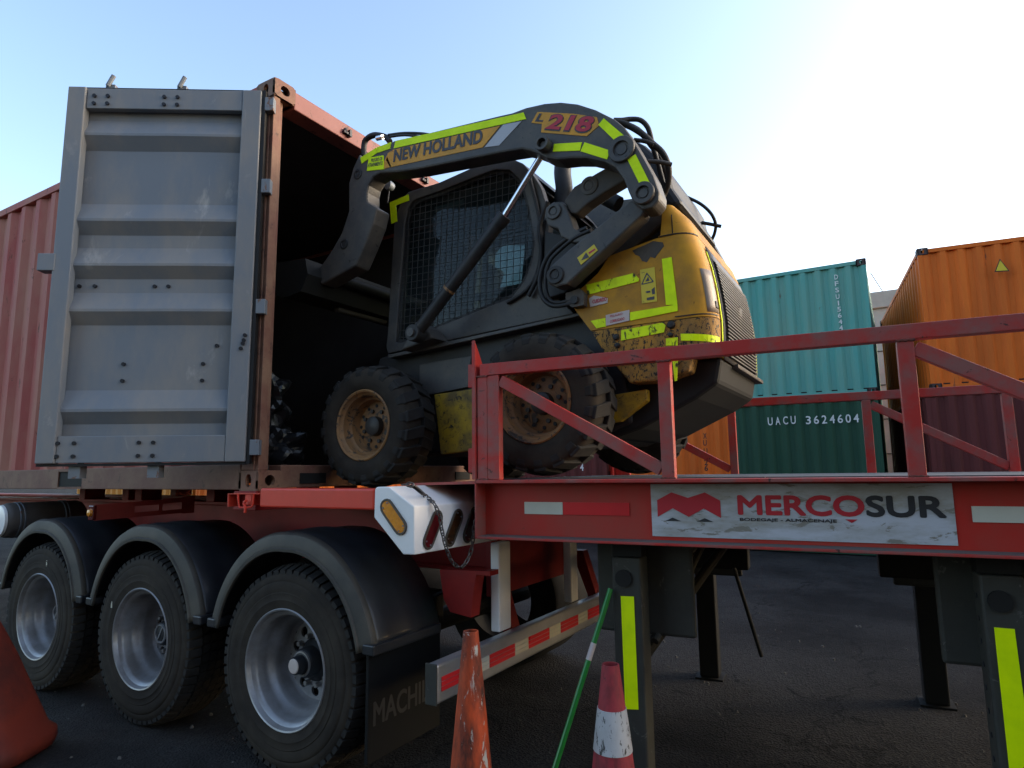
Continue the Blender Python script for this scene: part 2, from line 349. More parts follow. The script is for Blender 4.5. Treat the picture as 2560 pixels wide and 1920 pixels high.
M['cone_r'] = mat('faded red cone', (.36,.04,.05), .65, dirt=(.13,.03,.032), amt=.95, scale=14, stretch=(1,1,.4), chips=(.07,.02,.02), chip_t=.7, chip_scale=30, soft=.06)
M['cone_w'] = mat('dirty white cone band', (.50,.50,.50), .55, dirt=(.36,.35,.34), amt=.8, scale=8, chips=(.06,.06,.055), chip_t=.64, chip_scale=30, stretch=(1,1,.5))
M['barrier'] = mat('dull orange plastic', (.16,.024,.013), .6, spec=.25, dirt=(.07,.016,.012), amt=.95, scale=3, bump=.001)
M['green_pole'] = mat('green painted pole', (.014,.18,.03), .35, dirt=(.012,.14,.025), coat=.4)
M['label_w'] = mat('pole sticker', (.5,.42,.4), .5)
M['chain'] = mat('chain steel', (.14,.13,.125), .4, .7, dirt=(.08,.065,.05))

def glass():
    g = bpy.data.materials.new('smoked cab glass'); g.use_nodes = True; N = g.node_tree.nodes; L = g.node_tree.links
    b = N['Principled BSDF']; b.inputs['Base Color'].default_value = (.03,.04,.042,1); b.inputs['Roughness'].default_value = .06
    tb = N.new('ShaderNodeBsdfTransparent'); tb.inputs[0].default_value = (.6,.68,.68,1); mx = N.new('ShaderNodeMixShader'); mx.inputs[0].default_value = .3
    L.new(tb.outputs[0], mx.inputs[1]); L.new(b.outputs[0], mx.inputs[2]); L.new(mx.outputs[0], N['Material Output'].inputs[0])
    return g
M['glass'] = glass()

# ================================================================== SETTING
g = MB(); n = 40
g.add([(-150,-150,0),(150,-150,0),(150,150,0),(-150,150,0)], [(0,1,2,3)])
go = g.build('ground', M['asphalt']); go['kind'] = 'structure'

gr = MB(); rg = random.Random(11)
for k in range(700):
    x, y, r_ = rg.uniform(-4,6), rg.uniform(-1.6,5), rg.choice((.004,.006,.006,.009,.013))
    pts = [(x+r_*math.cos(a_)*rg.uniform(.7,1.2), y+r_*math.sin(a_)*rg.uniform(.7,1.2)) for a_ in (0,1.3,2.5,3.8,5.1)]
    gr.add([(px_,py_,0) for px_,py_ in pts]+[(x+(px_-x)*.6,y+(py_-y)*.6,r_*rg.uniform(.7,1.2)) for px_,py_ in pts], [(i_,(i_+1)%5,5+(i_+1)%5,5+i_) for i_ in range(5)]+[(5,6,7,8,9)])
gro = gr.build('loose_grit', M['grit']); gro['kind'] = 'stuff'; tag(gro, 'small loose stones scattered on the dark asphalt', 'gravel')

# warehouse added out of view behind the camera to shade the near yard
wh = thing('shade_warehouse', 'dark corrugated warehouse added out of view to shade the yard', 'light blocker', (9, -9, 0))
def wall_rows():
    a = []; x = -.5
    while x < 22: a += [(x,0),(x+.1,0),(x+.14,.04),(x+.24,.04)]; x += .28
    return a
wr_ = wall_rows()
MB().sheet([[(u, -8.6-d, 0) for u, d in wr_], [(u, -8.6-d, 7.5) for u, d in wr_]]).build('wall', M['ware'], wh)
MB().box(-.5, 22, -18, -8.65, 7.5, 7.75).build('roof', M['ware'], wh)
MB().box(-.5, -.4, -18, -8.7, 0, 7.5).build('shade_gable', M['ware'], wh)
for x in (3, 10, 17): MB().box(x, x+3.6, -8.60, -8.54, 0, 4.2).build('shade_roller_door', M['dark'], wh, bevel=.02)

# ------------------------------------------------------------------ containers
def corr(u0, u1, pitch, depth, fr=(.28,.22,.28,.22)):
    """trapezoid profile along u: list of (u, d)"""
    nseg = max(1, round((u1-u0)/pitch)); p = (u1-u0)/nseg; out = []
    for k in range(nseg):
        b = u0+k*p
        out += [(b,0),(b+fr[0]*p,0),(b+(fr[0]+fr[1])*p,depth),(b+(fr[0]+fr[1]+fr[2])*p,depth)]
    return out+[(u1,0)]
def casting(parent, x, y, z, mat_, sx=.162, sy=.178, sz=.118, name='corner_casting'):
    mb = MB(); cx, cy, cz = x, y, z; hx, hy, hz = sx/2, sy/2, sz/2; t = .022
    sq = lambda a, b: [(-a,-b),(a,-b),(a,b),(-a,b)]
    for sgn in (-1,1):
        a0, a1 = sorted((sgn*hx, sgn*(hx-t)))
        mb.ring(sq(hy,hz), oval(0,0,.036,.032), a0, a1, lambda u,v,w: (cx+w,cy+u,cz+v), 24, (0,0))
        a0, a1 = sorted((sgn*hy, sgn*(hy-t)))
        mb.ring(sq(hx-.001,hz), oval(0,0,.026,.040), a0, a1, lambda u,v,w: (cx+u,cy+w,cz+v), 24, (0,0))
        a0, a1 = sorted((sgn*hz, sgn*(hz-t)))
        mb.ring(sq(hx-.001,hy-.001), oval(0,0,.032,.055), a0, a1, lambda u,v,w: (cx+u,cy+v,cz+w), 24, (0,0))
    return mb.build(name, mat_, parent)
def box_container(name, label, x0, y0, z0, W, L, H, mt, rot=0., group=None, pitch=.255, dep=.05, cast=None):
    """a container with its closed corrugated end towards the camera (-Y)"""
    t = thing(name, label, 'container', (x0, y0, z0), group); cast = cast or M['case']
    MB().box(.0,.06,0,.07,.11,H-.11).build('corner_post', mt, t) if False else None
    def T(fn): return fn
    parts = []
    rail = .075
    a = corr(.07, W-.07, pitch, dep)
    mb = MB(); mb.sheet([[(u, .012+d, rail) for u, d in a], [(u, .012+d, H-rail) for u, d in a]]); parts.append(mb.build('end_wall', mt))
    b = corr(.09, L-.09, .278, .036)
    for nm, fx in (('side_wall', lambda d: .012+d), ('side_wall', lambda d: W-.012-d)):
        mb = MB(); mb.sheet([[(fx(d), u, rail) for u, d in b], [(fx(d), u, H-rail) for u, d in b]]); parts.append(mb.build(nm, mt))
    for x in (0, W-.07):
        for y in (0, L-.09): parts.append(MB().box(x, x+.07, y, y+.09, .11, H-.11).build('corner_post', mt, bevel=.006))
    for z in (.02, H-.085):
        parts.append(MB().box(.08, W-.08, .004, .06, z, z+.07).build('end_rail', mt, bevel=.005))
        for x in (.004, W-.064): parts.append(MB().box(x, x+.06, .09, L-.09, z, z+.07).build('side_rail', mt, bevel=.005))
    parts.append(MB().box(.05, W-.05, .05, L-.05, H-.03, H-.012).build('roof', mt))
    parts.append(MB().box(.05, W-.05, .05, L-.02, .10, .12).build('floor', M['dark']))
    parts.append(MB().box(.07, W-.07, L-.05, L-.01, .12, H-.1).build('door_end', mt))
    for x in (.081-.006, W-.075):
        for y in (.089-.008, L-.081):
            for z in (.059-.006, H-.053): parts.append(casting(None, x, y, z, cast))
    for p in parts: p.parent = t
    t.rotation_euler = (0,0,rot)
    return t
YB = 10.35
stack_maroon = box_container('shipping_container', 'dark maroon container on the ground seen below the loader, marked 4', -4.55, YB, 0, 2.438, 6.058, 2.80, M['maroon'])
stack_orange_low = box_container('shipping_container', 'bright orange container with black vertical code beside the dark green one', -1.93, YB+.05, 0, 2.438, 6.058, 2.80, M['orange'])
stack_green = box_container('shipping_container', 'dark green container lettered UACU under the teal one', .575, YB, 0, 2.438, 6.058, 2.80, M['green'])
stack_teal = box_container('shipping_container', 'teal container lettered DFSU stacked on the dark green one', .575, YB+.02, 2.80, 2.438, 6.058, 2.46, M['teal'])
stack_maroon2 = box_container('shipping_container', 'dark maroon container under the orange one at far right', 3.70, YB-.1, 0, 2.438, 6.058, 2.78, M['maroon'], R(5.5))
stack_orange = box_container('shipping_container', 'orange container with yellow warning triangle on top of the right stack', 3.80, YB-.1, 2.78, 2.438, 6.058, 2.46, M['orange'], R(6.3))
box_container('shipping_container', 'green container added out of view right of the row to block low sun', 6.75, YB-.05, 0, 2.438, 6.058, 2.78, M['green'])  # right-hand stack added out of view to keep low sun off the yard
box_container('shipping_container', 'maroon container added on top of the unseen green one to block low sun', 6.75, YB-.02, 2.78, 2.438, 6.058, 2.46, M['maroon'])
for x_, a_, b_, la, lb in ((9.35,'orange','teal','orange container added out of view on the ground to block low sun','teal container added out of view on top to block low sun'),(11.95,'maroon','orange','maroon container added out of view at the row end to block low sun','orange container added out of view on top at the row end to block low sun')):  # two more unseen stacks added to widen the sun block
    box_container('shipping_container', la, x_, YB, 0, 2.438, 6.058, 2.78, M[a_]); box_container('shipping_container', lb, x_, YB+.02, 2.78, 2.438, 6.058, 2.46, M[b_])
box_container('shipping_container', 'amber container far behind the trailer chassis, left of its neighbour', -15.2, 6.2, 0, 2.438, 6.058, 2.6, M['amberbox'])
box_container('shipping_container', 'amber orange container far behind the chassis, right of its neighbour', -12.5, 6.1, 0, 2.438, 6.058, 2.6, M['amberbox'])
box_container('shipping_container', 'orange container far behind the trailer chassis, nearest to the open door', -9.8, 6.0, 0, 2.438, 6.058, 2.6, M['orange'])
# stencilled codes
def chars(txt, pts, h, w, Y, mt, parent):
    for ch, p in zip(txt, pts):
        c = at(p, Y=Y); a = 1.0 if ch not in '1I' else .35
        lettering(ch, c+Vector((-w*a/2,0,-h/2)), c+Vector((w*a/2,0,-h/2)), c+Vector((-w*a/2,0,h/2)), mt, parent, 'letter', off=.012, eps=.004)
chars('DFSU', [z7(1058+ i*3, 326+i*40) for i in range(4)], .088, .06, YB+.03, M['txt_w'], stack_teal)
chars('15644', [z7(1072+ i*4, 486+i*38) for i in range(5)], .088, .06, YB+.03, M['txt_w'], stack_teal)
chars('UACU', [z7(653+47*i, 1213-3*i) for i in range(4)], .15, .085, YB+.01, M['txt_w'], stack_green)
chars('3624604', [z7(887+49*i, 1205-2*i) for i in range(7)], .15, .085, YB+.01, M['txt_w'], stack_green)
chars('XUU026', [z7(252,1302), z7(252,1345), z7(256,1395), z7(258,1430), z7(259,1465), z7(260,1500)], .11, .07, YB+.06, M['txt_k'], stack_orange_low)
chars('4', [zE(1013,1357)], .15, .085, YB+.01, M['txt_w'], stack_maroon)
tri = [at(z7(*p), Y=YB-.1+.02) for p in ((2062,215),(2030,297),(2122,292))]
def flat(pts, th, nrm=(0,-1,0)):
    nv = Vector(nrm)*th; k = len(pts)
    return MB().add([Vector(p) for p in pts]+[Vector(p)+nv for p in pts], [tuple(range(k)), tuple(range(2*k-1,k-1,-1))]+[(i,(i+1)%k,k+(i+1)%k,k+i) for i in range(k)])
cen = sum(tri, Vector())/3
flat([p+Vector((0,-.02,0)) for p in tri], .004).build('triangle_border', M['txt_k'], stack_orange)
flat([cen+(p-cen)*.8+Vector((0,-.026,0)) for p in tri], .004).build('warning_triangle', M['decal_y'], stack_orange)

# pale concrete tower seen in the gap between the stacks
bt = thing('concrete_tower', 'pale concrete tower standing in the gap between teal and orange containers', 'tower', (3.2, 19, 0))
MB().box(2.6, 4.0, 19, 21, 0, 6.2).build('shaft', M['concrete'], bt, bevel=.02)
for k in range(5): MB().box(2.58, 4.02, 18.98, 21.02, .9+k*1.0, .93+k*1.0).build('lift_joint', M['leg'], bt)
MB().box(2.5, 4.1, 18.9, 21.1, 6.2, 6.7).build('parapet', M['concrete'], bt, bevel=.03)
MB().tube([(3.28,19.1,6.7),(3.15,19.1,7.0),(3.0,19.1,7.35)], .012, 6).build('antenna', M['dark'], bt)

# ================================================================== OPEN CONTAINER ON THE TRAILER
ZC = 1.41; HC = 2.591; WC = 2.438; LC = 6.058
ct = thing('shipping_container', 'rusty red container on the trailer with its grey doors open', 'container', (0, 0, ZC))
ZT = ZC+HC
a = corr(-LC+.16, -.14, .278, .036, (.26,.24,.26,.24))
for yb, sg in ((.014,1),(WC-.014,-1)):
    MB().sheet([[(u, yb+sg*d, ZC+.15) for u, d in a], [(u, yb+sg*d, ZT-.07) for u, d in a]]).build('side_wall', M['box_red'], ct)
b = corr(.1, WC-.1, .25, .045)
MB().sheet([[(-LC+.02+d, u, ZC+.15) for u, d in b], [(-LC+.02+d, u, ZT-.07) for u, d in b]]).build('front_wall', M['box_red'], ct)
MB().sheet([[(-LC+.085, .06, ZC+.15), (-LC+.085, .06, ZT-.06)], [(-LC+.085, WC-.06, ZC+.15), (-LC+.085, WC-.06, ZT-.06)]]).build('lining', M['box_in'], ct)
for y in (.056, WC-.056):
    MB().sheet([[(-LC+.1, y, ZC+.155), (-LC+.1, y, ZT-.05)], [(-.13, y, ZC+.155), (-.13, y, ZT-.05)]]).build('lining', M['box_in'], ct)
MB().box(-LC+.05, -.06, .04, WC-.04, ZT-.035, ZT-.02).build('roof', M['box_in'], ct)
for k in range(8):
    y0 = .06+k*(WC-.12)/8
    MB().box(-LC+.1, -.11, y0+.003, y0+(WC-.12)/8-.003, ZC+.12, ZC+.15).build('floor_plank', M['floor'], ct)
for y0, y1 in ((.004,.064),(WC-.064,WC-.004)):
    MB().box(-LC+.16, -.16, y0, y1, ZT-.07, ZT-.006).build('top_side_rail', M['box_red'], ct, bevel=.005)
    # bottom rail with fork pocket openings
    xs = [-LC+.16, -4.08, -3.73, -2.33, -1.98, -.16]
    for i in range(0, 6, 2): MB().box(xs[i], xs[i+1], y0, y1, ZC+.005, ZC+.155).build('bottom_side_rail', M['box_rust'], ct, bevel=.005)
    for xa, xb in ((-4.08,-3.73),(-2.33,-1.98)):
        MB().box(xa, xb, y0, y1, ZC+.135, ZC+.155).box(xa, xb, y0, y1, ZC+.005, ZC+.02).build('fork_pocket_edge', M['box_rust'], ct)
        MB().box(xa+.001, xb-.001, y0+.01 if y0 < 1 else y0, y1 if y0 < 1 else y1-.01, ZC+.022, ZC+.133).build('fork_pocket', M['dark'], ct)
# rear frame
for y0, sg in ((0,1),(WC,-1)):
    ya, yb = sorted((y0, y0+sg*.10)); MB().box(-.15, -.035, ya, yb, ZC+.118, ZT-.118).build('rear_post', M['box_rust'], ct, bevel=.006)
    ya, yb = sorted((y0+sg*.006, y0+sg*.055)); MB().box(-.034, -.004, ya, yb, ZC+.118, ZT-.118).build('post_channel', M['box_rust'], ct, bevel=.004)
    ya, yb = sorted((y0, y0+sg*.14)); MB().box(-LC, -LC+.15, ya, yb, ZC+.118, ZT-.118).build('front_post', M['box_red'], ct, bevel=.006)
    for x in (-.081, -LC+.081):
        for z in (ZC+.059, ZT-.059): casting(ct, x, y0+sg*.081, z, M['box_rust'], .178, .162, .118)
hd = MB().box(-.14, -.004, .165, WC-.165, ZT-.135, ZT-.012).build('door_header', M['header'], ct, bevel=.006)
for y in (.62, 1.05, 1.5, 1.9):
    MB().box(-.004, .022, y-.035, y+.035, ZT-.10, ZT-.085).cyl((.012,y-.02,ZT-.10),(.012,y-.02,ZT-.065),.012,n=8).box(-.004,.03,y+.01,y+.03,ZT-.11,ZT-.06).build('cam_keeper', M['bolt'], hd)
sl = MB().box(-.15, -.004, .165, WC-.165, ZC+.012, ZC+.15).build('door_sill', M['box_rust'], ct, bevel=.006)
MB().box(-.003, .004, .31, .52, ZC+.035, ZC+.10).build('sill_recess', M['dark'], sl)
MB().box(-.003, .004, 1.95, 2.16, ZC+.035, ZC+.10).build('sill_recess', M['dark'], sl)
# doors: u from hinge to free edge, z up, n = towards viewer of the inner face
def door(hx, hy, ang, side):
    D = Vector((math.cos(ang), math.sin(ang), 0)); Nn = Vector((-D.y, D.x, 0))*side
    P = lambda u, d, z: tuple(Vector((hx,hy,0))+D*u+Nn*d+Vector((0,0,z)))
    z0, z1, W = 1.578, 3.885, 1.185
    dr = MB().box(.02, .135, -.03, .02, z0, z1, P).build('door', M['door_grey'], ct, bevel=.006)   # hinge stile carries the rest
    MB().box(W-.105, W, -.03, .026, z0, z1, P).build('free_stile', M['door_grey'], dr, bevel=.006)
    MB().box(.137, W-.107, -.03, .012, z1-.135, z1-.002, P).build('top_rail', M['door_grey'], dr, bevel=.004)
    MB().box(.137, W-.107, -.03, .014, z0+.002, z0+.155, P).build('bottom_rail', M['door_grey'], dr, bevel=.004)
    # pressed panel with horizontal ribs: (fraction from top, depth)
    rec, out = -.046, .004
    prof = [(3.765,rec+.004)]
    def zy(y): return y
    for (a1_, a2_, a3_) in ((3.70,3.585,3.50),(3.155,3.035,2.955),(2.875,2.755,2.68),(2.595,2.475,2.395),(2.005,1.88,1.805)):
        prof += [(a1_,rec),(a2_+.01,out),(a2_-.006,out),(a3_,rec)]
    prof += [(1.72,rec)]
    MB().sheet([[P(.125,d,z) for z, d in prof], [P(.5,d+.003,z) for z, d in prof], [P(.8,d-.002,z) for z, d in prof], [P(W-.09,d,z) for z, d in prof]]).build('panel', M['door_grey'], dr)
    MB().sheet([[P(.02,-.062,z0+.005), P(.02,-.062,z1-.005)], [P(W,-.062,z0+.005), P(W,-.062,z1-.005)]]).build('outer_skin', M['box_rust'], dr)
    # gasket
    g_ = MB().box(-.004,.016,-.034,.010,z0-.012,z1+.006,P).box(.02,W+.004,-.028,.004,z0-.016,z0-.001,P).box(.02,W,-.028,.004,z1+.001,z1+.008,P)
    g_.build('gasket', M['gasket'], dr)
    bolts = []
    for zc_, us in ((z1-.055,(.53,.61,.95,1.03)),(z1-.105,(.53,.61,.95,1.03)),(2.635,(.54,.62,.97,1.06)),(z0+.115,(.54,.62,.98,1.07)),(z0+.04,(.54,.62,.98,1.07))):
        for u in us: bolts.append((u, .015 if zc_ > 3.7 or zc_ < 1.74 else rec+.003, zc_))
    bolts += [(.31,rec+.003,2.16),(.77,rec+.003,2.16),(.31,rec+.003,2.06),(.77,rec+.003,2.06),(.235,rec+.003,2.27),(.06,.022,2.27),(.05,.022,2.32),(.055,.022,2.29),(.07,.022,2.24)]
    if side > 0 or True:
        bm0 = MB().cyl((0,0,0),tuple(Nn*.012),.0115,n=8).build('bolt', M['bolt']); first = True
        for u, d, z in bolts:
            if first: bm0.location = P(u,d-.004,z); attach(bm0, dr); first = False
            else: inst(bm0, 'bolt', P(u,d-.004,z), dr)
    for u in (.99, .55):
        MB().box(u-.028,u+.028,-.10,-.067,z1-.02,z1+.075,P).cyl(P(u+.012,-.06,z1+.06),P(u-.02,-.06,z1+.13),.014,n=8).build('locking_cam', M['galv'], dr)
        MB().box(u-.032,u+.032,-.085,-.02,z0-.085,z0-.006,P).build('locking_cam', M['galv'], dr)
        MB().cyl(P(u,-.075,z0-.05),P(u,-.075,z1+.05),.018,n=10).build('locking_bar', M['galv'], dr)
    MB().box(W-.015,W+.085,-.045,.03,2.71,2.815,P).build('handle_catch', M['door_grey'], dr, bevel=.004)
    for z in (3.80, 3.26, 2.50, 1.66):
        MB().box(-.055,.0,-.035,.012,z-.045,z+.045,P).build('hinge', M['galv'], dr, bevel=.004)
    return dr
door(-.028, -.038, math.atan2(-.66,-.99), 1)
door(-.028, WC+.038, math.atan2(.66,-.99), -1)

# black rubbish bags just inside the container
def bag(label, c, r, seed):
    b = bmesh.new(); bmesh.ops.create_icosphere(b, subdivisions=4, radius=1); rnd = random.Random(seed)
    dirs = [Vector((rnd.gauss(0,1),rnd.gauss(0,1),rnd.gauss(0,1))).normalized() for _ in range(34)]
    for v in b.verts:
        p = v.co.copy(); k = 1.0
        for i, d in enumerate(dirs): k += .05*math.sin(9*p.dot(d)+i)*(.4+abs(p.dot(dirs[(i+3)%34])))
        v.co = Vector((p.x*r[0]*k, p.y*r[1]*k, max(-.72, p.z)*r[2]*k))
    me = bpy.data.meshes.new('rubbish_bag'); b.to_mesh(me); b.free(); me.materials.append(M['bag'])
    o = bpy.data.objects.new('rubbish_bag', me); o.location = c; col.objects.link(o); return tag(o, label, 'bag', 'black bags in the container')
bag('upper black plastic bag leaning inside the container door post', (-.42,.30,1.98), (.19,.17,.20), 3)
bag('lower black plastic bag on the container floor by the post', (-.36,.36,1.66), (.21,.18,.15), 5)

# ================================================================== TRAILER
tl = thing('semi_trailer', 'red container chassis trailer with three axles and white rear bumper', 'trailer', (0, 1.22, 0))
for y in (.78, 1.62):
    MB().box(-9, 1.15, y-.075, y+.075, 1.275, 1.30).box(-9, 1.15, y-.008, y+.008, .95, 1.275).box(-9, 1.15, y-.075, y+.075, .93, .95).build('main_beam', M['tr_shaded'], tl, bevel=.004)
for x in (-3.35,-2.62,-2.42,-1.42,-.95,.45):
    for y in (.72,1.60): MB().box(x-.05, x+.05, y-.05, y+.13, 1.3005, 1.408).build('bearer', M['tr_shaded'], tl, bevel=.004)
for x in (-5.9,-4.6,-3.6,-2.9,-2.2,-1.6,-1.0,-.4,.3,.9):
    MB().box(x-.04, x+.04, .86, 1.54, 1.02, 1.27).build('cross_member', M['tr_shaded'], tl, bevel=.004)
for x in (-.081,):
    for y0, y1 in ((-.02,.70),(1.70,2.46)): MB().box(x-.10, x+.10, y0, y1, 1.30, 1.408).build('bolster', M['tr_shaded'], tl, bevel=.004)
for y0, y1 in ((-.10,.02),(2.42,2.54)):
    MB().box(.155, .998, y0, y1, 1.325, 1.428).build('outer_beam', M['tr_red'], tl, bevel=.010)
# twist lock bracket at the container corner
fr = tr(zG, ((395,238),(745,238),(745,246),(402,246),(402,385),(392,385)), -.098)
tb = MB().prism(fr, -.098, -.02).build('twist_lock_bracket', M['tr_red'], tl)
MB().tube([at(zG(*p), Y=-.105) for p in ((508,245),(515,330),(525,385),(560,392),(640,388),(668,370),(682,245))], .005, 8).build('lock_loop', M['tr_red'], tb)
MB().box(*(lambda a, b: (a.x, b.x, -.09, -.03, b.z, a.z))(at(zG(585,245), Y=-.09), at(zG(655,370), Y=-.09))).build('lock_body', M['tr_red'], tb, bevel=.006)
MB().tube([at(zG(*p), Y=-.11) for p in ((600,320),(575,340),(590,400),(585,450))], .008, 8).build('lock_handle', M['tr_red'], tb)
# long marker arm
bk = [(0,0)]
q = [at(zF(*p), Y=-.06) for p in ((1045,385),(1130,370),(2150,255),(2150,470),(1130,510),(1050,515))]
holes = [((1365,395),(1560,390),(1560,428),(1365,440)),((1600,380),(1635,378),(1635,422),(1600,424)),((1672,370),(1775,360),(1775,412),(1672,418)),((1925,345),(2010,330),(2012,395),(1925,402))]
arm_a = at(zF(1045,450), Y=-.06); arm_b = at(zF(2150,360), Y=.55)
def armp(t, z, off): # arm swings inwards from marker lamp to the chassis
    P = arm_a.lerp(Vector((arm_b.x, .55, arm_b.z)), t); d = Vector((arm_b.x-arm_a.x, .55+.06, 0)).normalized(); nn = Vector((-d.y, d.x, 0))
    return tuple(P+Vector((0,0,z))+nn*off)
ma = MB()
for t0, t1, za, zb in ((0,.38,-.055,.055),(.38,.62,.022,.055),(.38,.62,-.055,-.022),(.62,.66,-.055,.055),(.66,.86,.025,.06),(.66,.86,-.055,-.025),(.86,1,-.06,.065)):
    ma.box(t0,t1,-.005,.005,za,zb,lambda u,w,z: armp(u,z,w))
mk = ma.build('marker_arm', M['tr_shaded'], tl)
MB().box(arm_a.x-.035, arm_a.x+.03, -.085,-.06, arm_a.z-.05, arm_a.z+.05).build('marker_base', M['red_lens'], mk, bevel=.006)
MB().lathe([(0,-.018),(.022,-.014),(.028,0)], (arm_a.x-.002,-.085,arm_a.z), 20).build('marker_lamp', M['amber'], mk, smooth=40)
# air tank
tkx0, tkx1 = -4.15, -3.13
tk = MB(); L_ = [(0,0),(.10,.0),(.135,.03),(.145,.06),(.145,.58),(.135,.61),(.10,.64),(0,.64)]
tk.lathe(L_, (-3.26,.0,1.15), 40); tko = tk.build('air_tank', M['tank'], tl, smooth=35)
for y in (.10,.13,.44,.47): MB().lathe([(.1455,y),(.150,y+.004),(.150,y+.012),(.1455,y+.016)], (-3.26,0,1.15), 40).build('tank_strap', M['galv'], tko, smooth=35)
MB().lathe([(0,-.012),(.08,-.010),(.125,-.001),(.130,.018)], (-3.26,0,1.15), 40).build('tank_end', M['white'], tko, smooth=40)
# bumper
pr = [(1.001,1.425),(1.012,1.436),(1.089,1.438),(1.247,1.347),(1.252,1.128),(1.184,1.126),(.999,1.290)]
bu = MB().prism(pr, -.10, 2.54).build('bumper', M['white'], tl, bevel=.006)
def oval_lamp(c, ax, up, nv, half, r, mt, par):
    f = lambda u, v, w: tuple(Vector(c)+Vector(ax)*u+Vector(up)*v+Vector(nv)*w)
    fr_ = MB().ring(stadium(0,0,half,r), stadium(0,0,half,r*.72), 0, .008, f, 40, (0,0)).build('lamp_frame', M['lens_rim'], par, bevel=.002)
    MB().prism(stadium(0,0,half,r*.73), .001, .006, f).build('lamp_lens', mt, par)
    for e in (-1,1):
        for s2 in (-.5,.5): MB().cyl(f(e*(half+r*.25)*1.0, s2*r*1.5*.6+ (r*.0), .006), f(e*(half+r*.25), s2*r*.9, .010), .004, n=6).build('lamp_screw', M['galv'], par)
d_ = Vector((1,0,-1.05)).normalized(); u_ = Vector((1.05,0,1)).normalized()
cl = at(z6(503,1258), Y=-.10); oval_lamp((cl.x,-.10,cl.z), d_, u_, (0,-1,0), .062, .040, M['amber'], bu)
d2 = Vector((0,.55,.83)).normalized(); u2 = Vector((0,-.83,.55)).normalized()
for p, mt in (((740,1330),'red_lens'),((870,1318),'dk_lens'),((975,1300),'red_lens')):
    c2 = at(z6(*p), X=1.252); oval_lamp((1.2525,c2.y,c2.z-.005), d2, u2, (1,0,0), .062, .040, M[mt], bu)
for k in range(5): oval_lamp((1.2525,1.2+.26*k,1.235), d2, u2, (1,0,0), .062, .040, M[('red_lens','dk_lens','red_lens','dk_lens','red_lens')[k]], bu)
# rear plates, underride guard
MB().box(1.12, 1.16, .70, 1.74, .80, 1.12).build('cross_plate', M['tr_shaded'], tl, bevel=.004)
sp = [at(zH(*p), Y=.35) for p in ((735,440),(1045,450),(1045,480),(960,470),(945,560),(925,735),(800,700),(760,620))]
MB().prism([(p.x,p.z) for p in sp], .35, .43).build('gusset', M['tr_shaded'], tl)
MB().prism([(1.16,.95),(1.25,.95),(1.36,.60),(1.30,.60)], .62, .70).build('guard_brace', M['tr_shaded'], tl)
MB().prism([(1.16,.95),(1.25,.95),(1.36,.60),(1.30,.60)], 1.74, 1.82).build('guard_brace', M['tr_shaded'], tl)
ug = MB().box(1.34, 1.40, -.12, 2.56, .505, .672).build('underride_bar', M['alu'], tl, bevel=.012)
MB().box(1.338, 1.402, -.126, -.118, .502, .675).build('bar_end_cap', M['leg'], ug, bevel=.008)
yy = -.09; k = 0
while yy < 2.5:
    w = .24 if k % 2 == 0 else .14
    for j in range(3): MB().box(1.4005, 1.403, yy, min(yy+w,2.54), .555+j*.021, .573+j*.021).build('reflector_strip', M['tape_r'] if k % 2 == 0 else M['tape_w'], ug)
    yy += w+.004; k += 1
for y0, y1 in ((.49,.61),(1.36,1.46),(2.0,2.1)): MB().box(1.285, 1.34, y0, y1, .672, 1.128).build('underride_post', M['white'], tl, bevel=.008)
# mud flap with raised lettering
fl = MB().box(.965, .985, -.10, .45, .17, .73).build('mud_flap', M['flap'], tl, bevel=.004)
lettering('MACHILE', (.986,-.065,.33), (.986,.40,.33), (.986,-.065,.435), M['flap_txt'], fl, bold=.003, nrm=(1,0,0))
for y in (-.05,.14,.33): MB().cyl((.985,y,.69),(.995,y,.69),.010,n=8).build('flap_bolt', M['galv'], fl)
# mudguards
def guard(cx):
    e = [(0,0)]
    def half(t): # arch outline radius: slightly squared top
        return .63+.055*max(0,math.sin(t))**3+.02*abs(math.sin(2*t))
    def arc(prof, a0, a1, n_=40):
        rows = []
        for k_ in range(n_+1):
            t = a0+(a1-a0)*k_/n_; h_ = half(t); rows.append([(cx+(h_+dr)*math.cos(t), y, .51+(h_+dr)*math.sin(t)) for dr, y in prof])
        return rows
    A0, A1 = R(16), R(164)
    gd = MB().sheet(arc([(-.075,-.108),(-.014,-.090),(0,-.06),(.008,.02),(0,.08),(.01,.12),(.01,.20),(0,.24),(.0,.40)], A0, A1)).build('mudguard', M['guard'], tl, smooth=50)
    md = gd.modifiers.new('thick','SOLIDIFY'); md.thickness = .006
    lp = MB().sheet(arc([(-.100,-.119),(-.094,-.130),(-.080,-.132),(-.074,-.122),(-.066,-.123),(-.010,-.106),(.004,-.080)], A0, A1)).build('guard_lip', M['guard_lip'], gd, smooth=40)
    md = lp.modifiers.new('thick','SOLIDIFY'); md.thickness = .006
    for s_ in (1,-1):
        t = A0 if s_ > 0 else A1; h_ = half(t); x = cx+h_*math.cos(t); z = .51+h_*math.sin(t)
        MB().box(x-.012-(.05 if s_>0 else -.0), x+.012+(.0 if s_>0 else .05), -.122, .40, z-.03, z+.02).build('guard_foot', M['guard'], gd, bevel=.008)
    return gd
SP = 1.3153; XW = .4026
for i in range(3):
    cx = XW-SP*i; guard(cx)
    if i: MB().cyl((cx+.655,.12,.98),(cx+.655,.34,.98),.014,n=8).build('guard_stay', M['tr_shaded'], tl)
